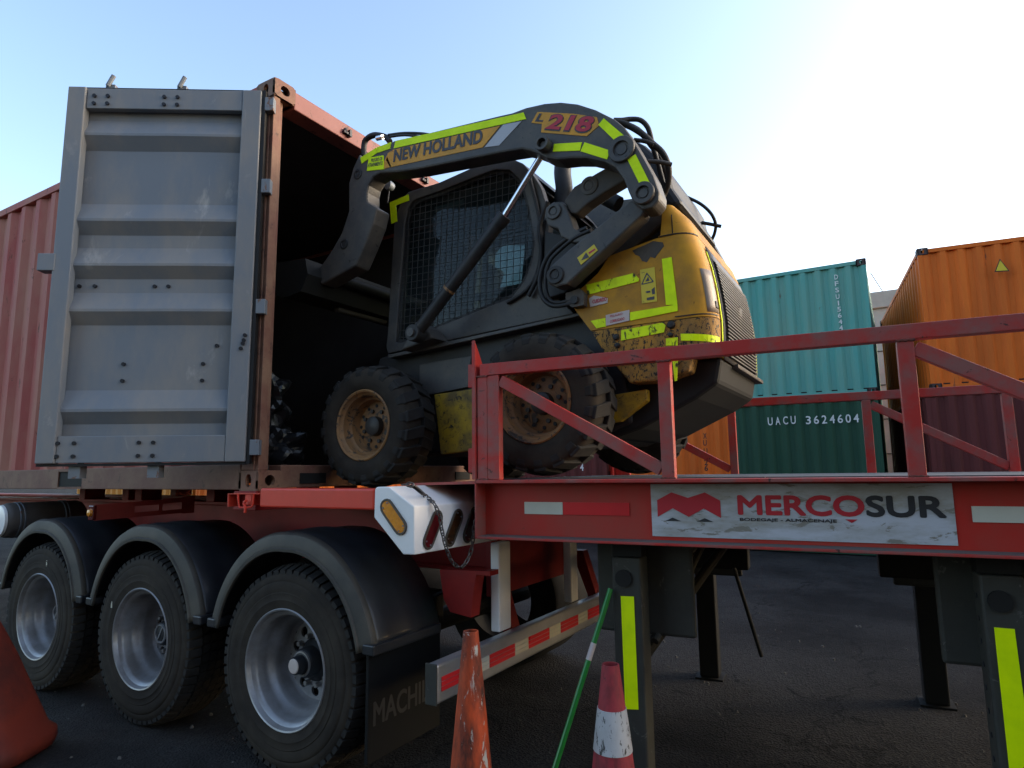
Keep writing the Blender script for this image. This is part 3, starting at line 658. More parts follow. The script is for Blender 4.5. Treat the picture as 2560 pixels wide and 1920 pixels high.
# wheels
def truck_wheel(cx, hubstyle, y0=-.102):
    c = (cx, y0, .51)
    rim = MB()
    rim.lathe([(.300,.004),(.303,-.002),(.298,-.007),(.291,-.004),(.287,.006),(.282,.020),(.266,.030),(.260,.044),(.256,.085),(.250,.108),(.237,.124),(.229,.140),(.224,.160),(.220,.195),(.214,.208),(.206,.218)], c, 72)
    rr0, rr1, yd = .112, .208, .218; nh = 10
    for k in range(nh):
        a0 = 2*math.pi*k/nh; a1 = 2*math.pi*(k+1)/nh; am = (a0+a1)/2
        sec = [(rr1*math.cos(a0+(a1-a0)*j/8), rr1*math.sin(a0+(a1-a0)*j/8)) for j in range(9)]+[(rr0*math.cos(a1-(a1-a0)*j/5), rr0*math.sin(a1-(a1-a0)*j/5)) for j in range(6)]
        hc = (.163*math.cos(am), .163*math.sin(am))
        rim.ring(sec, oval(hc[0],hc[1],.027,.027,20), yd, yd+.014, lambda u,v,w: (c[0]+u, c[1]+w-.012*max(0,(.2-math.hypot(u,v))/.09), c[2]+v), 28, hc)
    ob = rim.build('wheel', M['rim'], tl, smooth=38)
    ty = MB()
    ty.lathe([(.290,.014),(.300,.0),(.330,-.006),(.345,-.010),(.350,-.007),(.380,-.011),(.384,-.008),(.404,-.011),(.425,-.008),(.432,-.006),(.438,-.001),(.446,-.003),(.470,.006),(.490,.020),(.494,.03),(.494,.325),(.490,.335),(.44,.362),(.36,.368),(.29,.35)], c, 90)
    ty.build('tyre', M['rubber'], ob, smooth=40)
    td = MB(); nb = 58
    for k in range(nb):
        t = 2*math.pi*k/nb; w = 2*math.pi/nb
        td.cblock(c, .465, .520, t, t+w*.72, .008, .075, w*.12, .024)
        td.cblock(c, .465, .520, t+w*.5, t+w*1.22, .347, .280, w*.12, .024)
        for y in (.088,.135,.183,.230): td.cblock(c, .49, .520, t+w*.2, t+w*.98, y, y+.040, w*.25)
    td.build('tread_blocks', M['tread'], ob)
    hb = MB()
    hb.lathe([(0,.130),(.058,.132),(.070,.142),(.076,.165),(.082,.195),(.105,.201),(.112,.217)] if hubstyle == 0 else [(0,.060),(.040,.062),(.045,.068),(.047,.110),(.064,.115),(.075,.128),(.080,.18),(.112,.210)], c, 40)
    hb.build('hub', M['black'], ob, smooth=40)
    if hubstyle == 0:
        MB().lathe([(.046,.132),(.050,.126),(.056,.126),(.060,.133)], c, 32).box(c[0]-.007,c[0]+.007,c[1]+.126,c[1]+.133,c[2]-.046,c[2]+.046, lambda x,y,z: (c[0]+(x-c[0])*.87+(z-c[2])*.5, y, c[2]+(z-c[2])*.87)).build('hub_ring', M['rim'], ob)
    else:
        MB().lathe([(.052,.115),(.057,.109),(.063,.110),(.066,.117)], c, 32).build('hub_ring', M['rim'], ob)
        MB().lathe([(0,.057),(.034,.058),(.038,.062)], c, 24).build('hub_badge', M['decal_w'], ob)
    MB().lathe([(0,.245),(.195,.245),(.205,.26),(.205,.36)], c, 40).build('brake_drum', M['gasket'], ob, smooth=40)
    n0 = None
    for k in range(10):
        t = 2*math.pi*k/10; p = (c[0]+.126*math.cos(t), c[1]+.206, c[2]+.126*math.sin(t))
        if n0 is None: n0 = MB().cyl((0,0,0),(0,-.030,0),.015,.013,n=6).build('wheel_nut', M['rim']); n0.location = p; attach(n0, ob)
        else: inst(n0, 'wheel_nut', p, ob)
    return ob
for i, hs in ((0,1),(1,0),(2,0)):
    w_ = truck_wheel(XW-SP*i, hs)
    cx = XW-SP*i
    MB().cyl((cx,.05,.51),(cx,2.39,.51),.075,n=14).build('axle', M['dark'], tl)
    MB().lathe([(.29,.0),(.50,.01),(.515,.03),(.515,.55),(.50,.56),(.29,.56)], (cx,1.98,.51), 60).build('tyre', M['tread'], tl, smooth=40)
    MB().box(cx-.5, cx+.35, .72, .80, .60, .80).build('suspension_arm', M['dark'], tl, bevel=.02)
for i, (px_, py_) in enumerate(((515,1010),)): pass
for i, p in ((2,zF(515,1010)),(1,z3(685,655))):
    c_ = at(p, Y=-.112); MB().box(c_.x-.006,c_.x+.006,-.1125,-.108,c_.z-.02,c_.z+.02).build('tyre_mark', M['tape_w'], tl)
for k, (x0_, z0_) in enumerate(((-2.6,.95),(-1.3,.93),(.0,.92))):
    MB().tube([(x0_,.55,z0_),(x0_+.3,.5,z0_-.12),(x0_+.65,.52,z0_-.18),(x0_+1.0,.6,z0_-.05)], .012, 8).build('air_hose', M['black'], tl, smooth=60)
    MB().cyl((x0_+.62,.42,.78),(x0_+.62,.62,.80),.085,n=20).build('brake_chamber', M['dark'], tl, smooth=40)
# steel transfer plate between trailer and ramp
MB().box(-.02, .86, .18, 2.3, 1.395, 1.407).build('deck_plate', M['deck'], tl)

# ================================================================== RAMP
rp = thing('loading_ramp', 'red steel loading ramp with truss side rails and MERCOSUR banner', 'ramp', tuple(Rp(0,0,0)))
def rbox(s0,s1,w0,w1,z0,z1,name,mt,par=None,bevel=.003): return MB().box(s0,s1,w0,w1,z0,z1,Rp).build(name, mt, par or rp, bevel=bevel)
SE = 6.2; ZB0, ZB1 = 1.178, 1.462
for w0, flip in ((0,1),(2.45,-1)):
    f = lambda w: w0+flip*w
    def rb(s0,s1,wa,wb,z0,z1,name,mt,par=None,bevel=.003):
        wa, wb = sorted((f(wa), f(wb))); return rbox(s0,s1,wa,wb,z0,z1,name,mt,par,bevel)
    bm = rb(0,SE,.10,.115,ZB0+.012,ZB1-.016,'side_beam',M['ramp_web'])
    rb(0,SE,0,.14,ZB1-.016,ZB1,'top_flange',M['ramp'],bm); rb(0,SE,0,.14,ZB0,ZB0+.012,'bottom_flange',M['ramp'],bm)
    rb(.012,SE,.004,.099,ZB0+.0125,ZB0+.0145,'flange_grime',M['ramp_dirt'],bm,0)
    rb(-.008,0,0,.16,ZB0,ZB1+.002,'end_stiffener',M['ramp'],bm)
    rb(.02,SE,.008,.06,1.984,2.044,'top_rail',M['ramp'])
    posts = [0.004, .918, 1.842, 2.66, 3.58, 4.5, 5.4]
    for i, s in enumerate(posts):
        rb(s, s+.056, .010, .062, ZB1+.001, 1.983, 'post', M['ramp'])
    for s_ in posts:
        for z_ in (ZB1+.003, 1.981):
            a_, b_ = Rp(s_-.004, f(.009), z_), Rp(s_+.060, f(.009), z_)
            MB().tube([a_.lerp(b_, t_/6)+Vector((0,0,.0015*(-1)**t_)) for t_ in range(7)], .005, 6, 2).build('weld_bead', M['weld'], rp, smooth=60)
    rb(.06,.125,.012,.058,ZB1+.001,1.983,'post',M['ramp'])
    def diag(sa, za, sb, zb):
        A, B = Vector((sa,za)), Vector((sb,zb)); d = (B-A).normalized(); nn = Vector((-d.y,d.x))*.028
        pts = [A+nn, B+nn, B-nn, A-nn]
        wa, wb = sorted((f(.016), f(.052)))
        MB().prism([(p.x,p.y) for p in pts], wa, wb, lambda u,v,w: tuple(Rp(u,w,v))).build('diagonal', M['ramp'], rp, bevel=.003)
    diag(.13,1.955,.915,1.503); diag(1.90,1.95,2.66,1.50)
    diag(3.63,1.95,4.49,1.5)
    # end plate rising above the rail with a tapered top
    wa, wb = sorted((f(0.0), f(.11)))
    MB().prism([(wa,ZB1+.003),(wb,ZB1+.003),(wb,2.02),(f(.0),2.17)] if flip > 0 else [(wa,ZB1+.003),(wb,ZB1+.003),(f(.0),2.17),(wa,2.02)], -.022, -.002, lambda u,v,w: tuple(Rp(w,u,v))).build('end_plate', M['ramp'], rp, bevel=.003)
    for z0_, z1_ in ((1.93,2.05),(1.50,1.62)): rb(-.055,-.023,.02,.05,z0_,z1_,'hinge_lug',M['ramp'])
    # support legs
    for s in (.645, 2.04, 4.4):
        lg = rb(s, s+.135, .12, .255, .012, 1.105, 'leg', M['leg'] if flip > 0 else M['dark'], None, .010)  # far legs coloured black to carry the shade under the ramp
        rb(s-.03,s+.165,.09,.285,0,.012,'foot',M['dark'],lg)
        rb(s-.12,s+.34 if s < 1 else s+.30,.27,.30,.74,ZB0-.002,'leg_plate',M['leg'],lg,.02)
        rb(s-.002,s+.137,.14,.235,1.107,ZB0-.003,'leg_cap',M['dark'],lg)
        cc = Rp(s+.055, f(.12), 1.015); MB().cyl(cc, cc-RN*flip*.012, .038, n=20).build('pin', M['dark'], lg)
        for j in range(11):
            c1 = Rp(s-.0005, f(.19), 1.02-j*.082); MB().cyl(c1, c1-RA*.003, .010, n=10).build('hole', M['black'], lg)
    rbox(0,SE,min(f(.14),f(.2)),max(f(.14),f(.2)),ZB1-.02,ZB1-.006,'deck_edge',M['deck'],None,0)
for k in range(14):
    s0 = k*SE/14
    rbox(s0+.002,s0+SE/14-.002,.1405,2.3095,ZB1-.004,ZB1+.005,'deck_plate',M['deck'],None,.001)
    rbox(s0+.02,s0+.09,.118,2.332,ZB0+.03,ZB1-.021,'deck_joist',M['dark'],None,.003)
# leg strips
def strip(pts, w):
    P = [rat(p, w) for p in pts]; return MB().prism(P, w-.003, w, lambda u,v,q: tuple(Rp(u,q,v)))
strip([zI(421,470),zI(511,474),zI(543,1254),zI(500,1250),zI(440,1040)] if False else [zI(421,470),zI(511,474),zI(543,1254),zI(452,1250)], .12-.001).build('reflective_strip', M['fluo3'], rp)
strip([zJ(1340,686),zJ(1482,698),zJ(1640,1900),zJ(1470,1900)], .12-.001).build('reflective_strip', M['fluo3'], rp)
# brace between legs and crank handle of the far pair
MB().tube([Rp(.70,.5,.95),Rp(.70,2.0,.95)], .02, 8, 0).build('leg_shaft', M['dark'], rp)
def rod(a, b, r, name, mt): MB().cyl(Rp(*a), Rp(*b), r, n=10).build(name, mt, rp)
rod((.72,.28,.62),(1.0,2.1,1.12),.03,'brace',M['dark']); rod((2.12,.28,.62),(2.3,2.1,1.12),.03,'brace',M['dark'])
rod((.95,2.0,.82),(1.095,2.0,.245),.013,'crank_handle',M['dark'])
rod((.80,.25,.72),(.96,.9,1.15),.018,'brace',M['leg'])
rbox(.65,1.04,2.05,2.2,.80,1.17,'gear_housing',M['dark'],None,.01); rbox(1.84,2.2,2.05,2.2,.80,1.17,'gear_housing',M['dark'],None,.01)
# lip that bridges onto the trailer
le = at((1020,1211), Y=.2); ls = (le-RO).dot(RA)
lipv = lambda s, w, z: tuple(Rp(s, w, z))
lp = MB().add([lipv(0,.0,ZB1-.004),lipv(ls,.0,le.z+.006),lipv(ls,2.45,le.z+.006),lipv(0,2.45,ZB1-.004),lipv(0,.0,ZB1-.018),lipv(ls,.0,le.z-.006),lipv(ls,2.45,le.z-.006),lipv(0,2.45,ZB1-.018)],
    [(0,1,2,3),(7,6,5,4),(0,4,5,1),(1,5,6,2),(2,6,7,3),(3,7,4,0)]).build('lip_plate', M['ramp'], rp)
# banner on the beam web
wB = .0985
def webpoly(pts, name, mt, par, d=.003, w=wB): return MB().prism([rat(p, w) for p in pts], w-d, w, lambda u,v,q: tuple(Rp(u,q,v))).build(name, mt, par)
bn = MB().prism([(.846,1.438),(.846,1.209),(1.984,1.209),(1.984,1.438)], wB-.003, wB, lambda u,v,q: tuple(Rp(u,q,v))).build('banner', M['banner'], rp)
wT = wB-.0035
def webtext(txt, p0, p1, ztop, mt, off, par=bn, nm='lettering', zb=None):
    (s0, z0), (s1, z1) = rat(p0, wT), rat(p1, wT); z = (z0+z1)/2 if zb is None else zb
    lettering(txt, Rp(s0,wT,z), Rp(s1,wT,z), Rp(s0,wT,ztop), mt, par, nm, off=off, nrm=-RN, thick=.001)
zm0, zm1 = 1.312, 1.388
s_m0 = rat(z8(463,490), wT)[0]; s_m1 = rat(z8(1232,490), wT)[0]; s_s1 = rat(z8(1735,505), wT)[0]
lettering('MERCO', Rp(s_m0,wT,zm0), Rp(s_m1,wT,zm0), Rp(s_m0,wT,zm1), M['b_red'], bn, bold=.0042, nrm=-RN, thick=.001)
lettering('SUR', Rp(s_m1+.012,wT,zm0), Rp(s_s1,wT,zm0), Rp(s_m1+.012,wT,zm1), M['b_blk'], bn, bold=.0042, nrm=-RN, thick=.001)
s_b0 = rat(z8(470,535), wT)[0]; s_b1 = rat(z8(1065,540), wT)[0]
lettering('BODEGAJE - ALMACENAJE', Rp(s_b0,wT,1.281), Rp(s_b1,wT,1.281), Rp(s_b0,wT,1.296), M['b_blk'], bn, bold=.0006, nrm=-RN, thick=.001)
def sz(*pp): return [(rat(z8(*p), wT)) for p in pp]
# M-shaped roof emblem: measured from its place on the banner
z9 = zoom(1660,1100,.40687)
def wp(pts, name, mt): MB().prism(pts, wT-.0015, wT, lambda u,v,q: tuple(Rp(u,q,v))).build(name, mt, bn)
e0 = rat((1645,1300), wT)[0]; e1 = rat((1803,1300), wT)[0]; ew = e1-e0; ez0, ez1 = 1.294, 1.402
P_ = lambda u, v: (e0+ew*u, ez0+(ez1-ez0)*v)
wp([P_(0,0),P_(0,.68),P_(.24,1),P_(.5,.78),P_(.77,1),P_(1,.68),P_(1,0),P_(.74,.36),P_(.5,.02),P_(.25,.36)], 'emblem', M['b_red'])
wp([P_(.12,-.16),P_(.24,-.02),P_(.38,-.16)], 'emblem_mark', M['b_blk']); wp([P_(.62,-.16),P_(.75,-.02),P_(.88,-.16)], 'emblem_mark', M['b_blk'])
so = rat(z8(1155,530), wT)[0]
wp([(so-.022,1.298),(so+.022,1.298),(so,1.284)], 'emblem_mark', M['b_red'])
for s0, s1, mt in ((.219,.419,'tape_w'),(.421,.745,'tape_r'),(2.037,2.24,'tape_w'),(2.242,2.56,'tape_r')):
    MB().prism([(s0,1.296),(s1,1.296),(s1,1.354),(s0,1.354)], wB-.003, wB, lambda u,v,q: tuple(Rp(u,q,v))).build('reflective_tape', M[mt], rp)

# ================================================================== SKID STEER LOADER
YC = 1.26
ld = thing('skid_steer_loader', 'yellow and charcoal skid steer loader driving from the ramp into the container', 'loader', (1.0, YC, 1.42))
mir = lambda y: 2*YC-y
def side(poly, y0, y1, name, mt, par=None, bevel=.006, smooth=None, both=True):
    o = MB().prism(poly, y0, y1).build(name, mt, par or ld, smooth, bevel)
    if both: MB().prism(poly, mir(y1), mir(y0)).build(name, mt, par or ld, smooth, bevel)
    return o
YA = .47
arm_t = tr(z4, ((250,440),(275,405),(345,366),(440,330),(455,322),(600,290),(1100,168),(1180,150),(1265,118),(1380,92),(1480,84),(1580,95),(1690,130),(1810,190),(1870,240),(1920,310),(1990,430),(2050,540),(2085,640),(2082,690),(2045,733),(1985,747),(1925,705),(1895,640),(1865,560),(1815,490),(1750,455),(1640,430),(1550,430),(1460,440),(1390,430),(1345,405),(1290,385),(1240,375),(1100,398),(800,458),(600,498),(480,515)), YA)
arm_f = tr(zA, ((960,240),(900,275),(862,340),(850,400),(850,480),(935,530),(905,660),(835,840),(760,1010),(640,1075),(480,1165),(432,1120),(470,1010),(560,880),(640,740),(700,560),(700,330),(735,200),(790,80)), YA)
arm = side(arm_t+arm_f, YA, YA+.13, 'lift_arm', M['ld_dark'], bevel=.012)
def dec(z, pts, mt, name, Y=YA, d=.004, par=None): return MB().prism(tr(z, pts, Y), Y-d, Y-.0005).build(name, mt, par or arm)
for pts in (((455,372),(466,326),(1252,152),(1268,192)),((352,366),(438,334),(432,374),(354,400)),((250,430),(349,367),(351,401),(258,466)),((1440,345),(1610,335),(1598,386),(1432,392)),((1627,335),(1785,386),(1765,440),(1602,390)),((1745,188),(1875,298),(1830,342),(1712,228)),((1890,440),(1940,408),(2028,585),(2018,604),(1975,612))):
    dec(z4, pts, M['fluo'], 'reflective_tape')
sg = dec(z4, ((302,430),(392,415),(396,500),(290,511)), M['fluo3'], 'danger_sticker', d=.0045)
A4 = lambda x, y, Y=YA: at(z4(x,y), Y=Y)
lettering('PELIGRO DE', A4(318,458), A4(385,446), A4(320,437), M['decal_d'], sg, off=.02, eps=.005)
lettering('ATRAPAMIENTO', A4(298,490), A4(388,475), A4(300,466), M['decal_d'], sg, off=.02, eps=.005)
ob_ = dec(z4, ((418,402),(452,380),(1108,233),(1000,366),(432,488),(408,445)), M['decal_o'], 'maker_band', d=.003)
dec(z4, ((395,455),(412,415),(425,450),(440,485),(396,497)), M['decal_o'], 'maker_band_tip', d=.003)
dec(z4, ((1128,226),(1240,204),(1102,354),(1012,366)), M['decal_g'], 'silver_band', d=.003)
lettering('NEW HOLLAND', A4(455,455), A4(995,335), A4(462,383), M['decal_d'], ob_, bold=.0038, eps=.0036)
L2 = dec(z4, ((1300,215),(1338,148),(1560,160),(1702,180),(1716,232),(1640,297),(1360,274),(1365,222)), M['decal_o'], 'model_decal', d=.003)
lettering('L', A4(1322,208), A4(1370,210), A4(1350,158), M['decal_d'], L2, off=.03, eps=.0036)
lettering('218', A4(1378,262), A4(1655,284), A4(1425,158), M['decal_d'], L2, off=.06, eps=.0036)
lettering('218', A4(1384,254), A4(1652,274), A4(1430,163), M['decal_r'], L2, off=.03, eps=.0052)
def boss(p, Y, r, d, name='pin_boss', mt='ld_dark', par=None, both=False):
    c = at(p, Y=Y); MB().lathe([(0,-d*.55),(r*.40,-d*.55),(r*.44,-d*.30),(r*.56,-d*.30),(r*.62,-d),(r*.94,-d),(r,-d*.8),(r,.03)], (c.x,Y,c.z), 28).build(name, M[mt], par or arm, smooth=35)
boss(z4(1855,380), YA, .070, .018); boss(z4(1990,650), YA, .058, .022); boss(z4(1385,358), YA, .042, .05)
boss(zA(665,830), YA, .035, .006, mt='ld_black'); boss(zA(780,250), YA, .035, .006, mt='ld_black')
# cylinder lug under the arm
side(tr(z4, ((1345,400),(1345,330),(1380,315),(1420,330),(1425,420),(1390,445)), .55), .53, .565, 'cylinder_lug', M['ld_dark'], arm, both=False)
# lift cylinder
for mirr in (False, True):
    yv = .55 if not mirr else mir(.55)
    c0, c1, c2 = A4(590,1510,.55), A4(1128,795,.55), A4(1385,375,.55)
    for c_ in (c0,c1,c2): c_.y = yv
    dv = (c1-c0).normalized()
    cy_ = MB().cyl(c0+dv*.04, c1, .038, n=24).cyl(c1-dv*.05, c1+dv*.012, .043, n=24).build('lift_cylinder', M['ld_black'], ld, smooth=40)
    MB().cyl(c0+dv*.34, c0+dv*.355, .0405, n=24).build('cylinder_band', M['ld_rim'], cy_, smooth=40)
    MB().cyl(c1, c2, .0185, n=20).build('cylinder_rod', M['chrome'], cy_, smooth=40)
    for c_, r_ in ((c0,.052),(c2,.045)): MB().cyl(c_+Vector((0,-.045,0)), c_+Vector((0,.045,0)), r_, n=24).build('cylinder_eye', M['ld_black'], cy_, smooth=40, bevel=.004)
    MB().cyl(c0+Vector((0,-.06,0)), c0+Vector((0,.06,0)), .026, n=16).build('cylinder_pin', M['ld_dark'], cy_, smooth=40)
# lower rear link and upper link
YL = .53
lk = side(tr(z4, ((1398,1200),(1390,1130),(1425,1085),(1530,990),(1905,690),(1960,700),(1995,755),(1978,785),(1520,1205),(1450,1222)), YL), YL, YL+.10, 'link_arm', M['ld_dark'], bevel=.010)
boss(z4(1447,1150), YL, .050, .012, mt='ld_black', par=lk)
st = dec(z4, ((1582,1045),(1685,962),(1708,998),(1605,1088)), M['decal_y'], 'link_sticker', Y=YL, par=lk)
dec(z4, ((1605,1060),(1635,1010),(1655,1040)), M['decal_d'], 'sticker_mark', Y=YL-.004, d=.0015, par=st)
dec(z4, ((1650,1010),(1690,985),(1692,995),(1655,1020)), M['decal_r'], 'sticker_mark', Y=YL-.004, d=.0015, par=st)
ul = side(tr(z4, ((1500,690),(1560,605),(1700,520),(1790,470),(1850,485),(1885,560),(1750,640),(1640,715),(1575,775),(1535,770)), .63), .63, .72, 'link_arm', M['ld_brown'], bevel=.010)
boss(z4(1655,600), .63, .052, .006, par=ul, mt='ld_brown')
br = side(tr(z4, ((1378,790),(1385,735),(1430,700),(1490,698),(1525,760),(1560,860),(1600,885),(1700,890),(1690,950),(1560,950),(1480,912),(1462,865),(1400,845)), .60), .60, .70, 'pivot_bracket', M['ld_dark'], bevel=.008)
boss(z4(1437,760), .60, .046, .012, par=br)
# rear uprights inside the links
side(tr(z4, ((1380,880),(1480,905),(1560,940),(1700,930),(1850,760),(1905,700),(1960,780),(1800,1000),(1640,1150),(1500,1260),(1370,1300)), .72), .72, .78, 'upright', M['ld_black'])
# cab
YCAB = .80
cab_out = tr(z4, ((415,1640),(432,1540),(452,1200),(472,840),(500,740),(548,652),(745,592),(1000,478),(1100,448),(1180,440),(1262,475),(1325,545),(1372,620),(1402,720),(1420,850),(1418,1000),(1400,1180),(1420,1300),(1620,1368),(1618,1385),(1000,1515),(700,1580)), YCAB)
cab_in = tr(z4, ((482,1585),(508,1200),(535,850),(556,745),(590,698),(760,640),(1000,545),(1090,513),(1180,516),(1258,590),(1300,760),(1333,955),(1318,1070),(1270,1195),(1190,1295),(960,1385),(700,1490)), YCAB)
cab = MB().ring(cab_out, cab_in, YCAB-.03, YCAB+.03, XZ, 120).build('cab', M['ld_dark'], ld, bevel=.006)
MB().ring(cab_out, cab_in, mir(YCAB+.03), mir(YCAB-.03), XZ, 120).build('cab_frame', M['ld_dark'], cab, bevel=.006)
# inner window bead
bead = tr(z4, ((500,1570),(525,1200),(550,855),(572,755),(604,712),(765,655),(1002,560),(1088,530),(1170,533),(1240,600),(1283,765),(1315,955),(1300,1065),(1256,1180),(1180,1276),(955,1365),(700,1470)), YCAB)
MB().ring(cab_in, bead, YCAB-.012, YCAB+.02, XZ, 96).build('window_bead', M['ld_black'], cab)
# roof and body skin follow the outline
top = cab_out[4:16]
rf = MB()
for i in range(len(top)-1):
    (xa,za),(xb,zb) = top[i], top[i+1]
    if i == 0: continue
    rf.add([(xa,YCAB+.03,za),(xb,YCAB+.03,zb),(xb,mir(YCAB+.03),zb),(xa,mir(YCAB+.03),za),(xa,YCAB+.03,za-.045),(xb,YCAB+.03,zb-.045),(xb,mir(YCAB+.03),zb-.045),(xa,mir(YCAB+.03),za-.045)],
        [(0,1,2,3),(7,6,5,4)]+([(0,3,7,4)] if i == 1 else [])+([(1,5,6,2)] if i == len(top)-2 else []))
    if i > 5: break
rf.build('roof', M['ld_black'], cab, smooth=30)
xr = max(p[0] for p in cab_out[10:16])
rw = [(1.28,3.33),(1.43,3.25),(1.43,2.45),(1.36,2.45),(1.36,3.22),(1.28,3.28)]
for y0, y1 in ((YCAB+.03,YCAB+.09),(mir(YCAB+.09),mir(YCAB+.03))): MB().prism(rw, y0, y1).build('rear_post', M['ld_black'], cab)
MB().box(1.38,1.42,YCAB+.09,mir(YCAB+.09),2.45,2.80).build('back_panel', M['ld_black'], cab)
MB().add([(1.40,YCAB+.09,2.8),(1.40,mir(YCAB+.09),2.8),(1.33,mir(YCAB+.09),3.28),(1.33,YCAB+.09,3.28)],[(0,1,2,3)]).build('window', M['glass'], cab)
MB().prism(cab_in, YCAB+.012, YCAB+.016).build('window', M['glass'], cab)
MB().prism(cab_in, mir(YCAB+.016), mir(YCAB+.012)).build('window', M['glass'], cab)
# wire guard
def inside(poly, x, z):
    c = False; j = len(poly)-1
    for i in range(len(poly)):
        (xi,zi),(xj,zj) = poly[i], poly[j]
        if (zi > z) != (zj > z) and x < (xj-xi)*(z-zi)/(zj-zi)+xi: c = not c
        j = i
    return c
wg = MB(); cx_, cz_ = 1.0, 2.85; ang = R(-2.5)
def clip_line(p, d):
    run = None
    for k in range(-160, 161):
        q = (p[0]+d[0]*k*.0125, p[1]+d[1]*k*.0125); ins = inside(cab_in, *q)
        if ins and run is None: run = q
        if not ins and run is not None:
            wg.cyl((run[0],YCAB-.016,run[1]),(q[0],YCAB-.016,q[1]),.0022,n=5); run = None
du = (math.cos(ang), math.sin(ang)); dv_ = (-math.sin(ang), math.cos(ang))
for k in range(-26, 27):
    clip_line((cx_+du[0]*k*.047, cz_+du[1]*k*.047), dv_); clip_line((cx_+dv_[0]*k*.047, cz_+dv_[1]*k*.047), du)
wgo = wg.build('window_guard_wires', M['wire'], cab); wgo['kind'] = 'stuff'
dec(z4, ((430,705),(545,655),(549,692),(468,722),(476,820),(440,836)), M['fluo'], 'corner_tape', Y=YCAB-.03, par=cab)
# cab inside
se = MB().box(.80,1.25,1.02,1.5,2.42,2.56).build('seat', M['seat'], cab, bevel=.04)
MB().box(1.16,1.30,1.02,1.5,2.56,3.05,lambda x,y,z: (x+(z-2.56)*.12,y,z)).build('seat_back', M['seat'], cab, bevel=.04)
MB().box(1.0,1.30,.86,.96,2.50,2.66).build('side_console', M['orange_obj'], cab, bevel=.02)
MB().box(.52,1.36,YCAB+.04,YCAB+.09,2.60,2.64).build('door_bar', M['ld_brown'], cab, bevel=.006)
MB().box(.62,.66,.90,.94,2.3,2.9).cyl((.64,.92,2.9),(.64,.92,2.97),.03,n=12).build('joystick', M['ld_black'], cab)
MB().box(.62,.86,YCAB+.05,YCAB+.06,3.26,3.30).build('cab_label', M['decal_g'], cab)
MB().box(.45,1.42,YCAB+.03,mir(YCAB+.03),2.24,2.30).build('cab_floor', M['ld_black'], cab)
for y0, y1 in ((YCAB-.03,YCAB+.06),(mir(YCAB+.06),mir(YCAB-.03))):
    MB().prism([(.40,3.40),(.46,3.42),(.33,2.30),(.27,2.30)], y0+.031 if y0 < 1 else y0, y1 if y0 < 1 else y1-.031).build('front_post', M['ld_dark'], cab)
# lower flange under the cab side
fl_ = tr(z4, ((415,1640),(700,1575),(1000,1510),(1618,1375),(1620,1395),(1000,1532),(700,1600),(420,1660)), .70)
side(fl_, .70, YCAB-.03, 'cab_sill', M['ld_dark'], bevel=.004)
pv = A4(585,1510,.62); MB().prism([(pv.x-.10,pv.z-.10),(pv.x+.02,pv.z+.075),(pv.x+.09,pv.z+.03),(pv.x+.16,pv.z-.05)], .60, .77).build('cylinder_mount', M['ld_dark'], ld, bevel=.01)
# chassis between the wheels
ch = [(.12,1.98),(.20,2.29),(1.75,2.40),(1.95,2.2),(2.0,1.75),(1.75,1.66),(.35,1.62),(.15,1.75)]
MB().prism(ch, YC-.48, YC+.48).build('chassis', M['ld_black'], ld, bevel=.02)
sp_ = tr(zK, ((430,500),(860,430),(830,690),(560,745),(430,760)), .76); MB().prism(sp_, .755, .80).build('side_plate', M['ld_dark'], ld, bevel=.004)
yp = tr(zK, ((555,752),(880,705),(890,1210),(610,1250)), .76); MB().prism(yp, .75, .80).build('chassis_panel', M['ld_clean'], ld, bevel=.006)
yp2 = [(1.25,1.70),(1.95,1.76),(2.1,1.86),(2.1,1.92),(1.25,1.85)]; MB().prism(yp2, .74, .79).build('chassis_rail', M['ld_clean'], ld, bevel=.006)
# engine hood: stacked sections with rounded rear corners
Y0 = .66; Y1 = mir(Y0)
lev = [(1.955,1.99,2.45),(2.05,1.95,2.475),(2.25,1.83,2.480),(2.37,1.745,2.470),(2.445,1.70,2.460),(2.505,1.80,2.450),(2.56,1.88,2.440),(2.645,1.95,2.415),(2.69,2.21,2.400),(2.705,2.235,2.397),(2.79,2.245,2.365),(2.86,2.25,2.300)]
RC = .10
def hood_sec(xf, xr_, rc=RC, n_=7):
    o = [(xf, Y0)]
    rc = min(rc, (xr_-xf)*.9)
    for k in range(n_+1): t = -math.pi/2+math.pi/2*k/n_; o.append((xr_-rc+rc*math.cos(t), Y0+rc+rc*math.sin(t)))
    for k in range(n_+1): t = math.pi/2*k/n_; o.append((xr_-rc+rc*math.cos(t), Y1-rc+rc*math.sin(t)))
    return o+[(xf, Y1)]
def hood_part(levels, name, mt, par):
    mb = MB(); rows = [[(x,y,z) for x, y in hood_sec(xf,xr_)] for z, xf, xr_ in levels]; mb.sheet(rows); n_ = len(rows[0])
    mb.f.append(tuple(range(n_))); mb.f.append(tuple(len(mb.v)-n_+i for i in range(n_)))
    for i in range(len(rows)-1): mb.f.append((i*n_, (i+1)*n_, (i+2)*n_-1, (i+1)*n_-1))
    return mb.build(name, mt, par, smooth=30)
hood = hood_part(lev[2:9], 'engine_hood', M['ld_yel'], ld)
hood_part([(2.06,1.94,2.476),(2.15,1.89,2.478),(2.246,1.833,2.480)], 'hood_skirt', M['ld_mud'], hood)
MB().prism([(1.55,2.058),(2.478,2.058),(2.468,2.02),(2.45,1.93),(2.34,1.86),(2.04,1.72),(1.90,1.68),(1.55,1.68)], .80, mir(.80)).build('counterweight', M['dark'], ld, bevel=.02)
MB().box(2.40, 2.505, 1.05, mir(.72), 2.035, 2.057).build('tow_plate', M['ld_brown'], ld, bevel=.004)
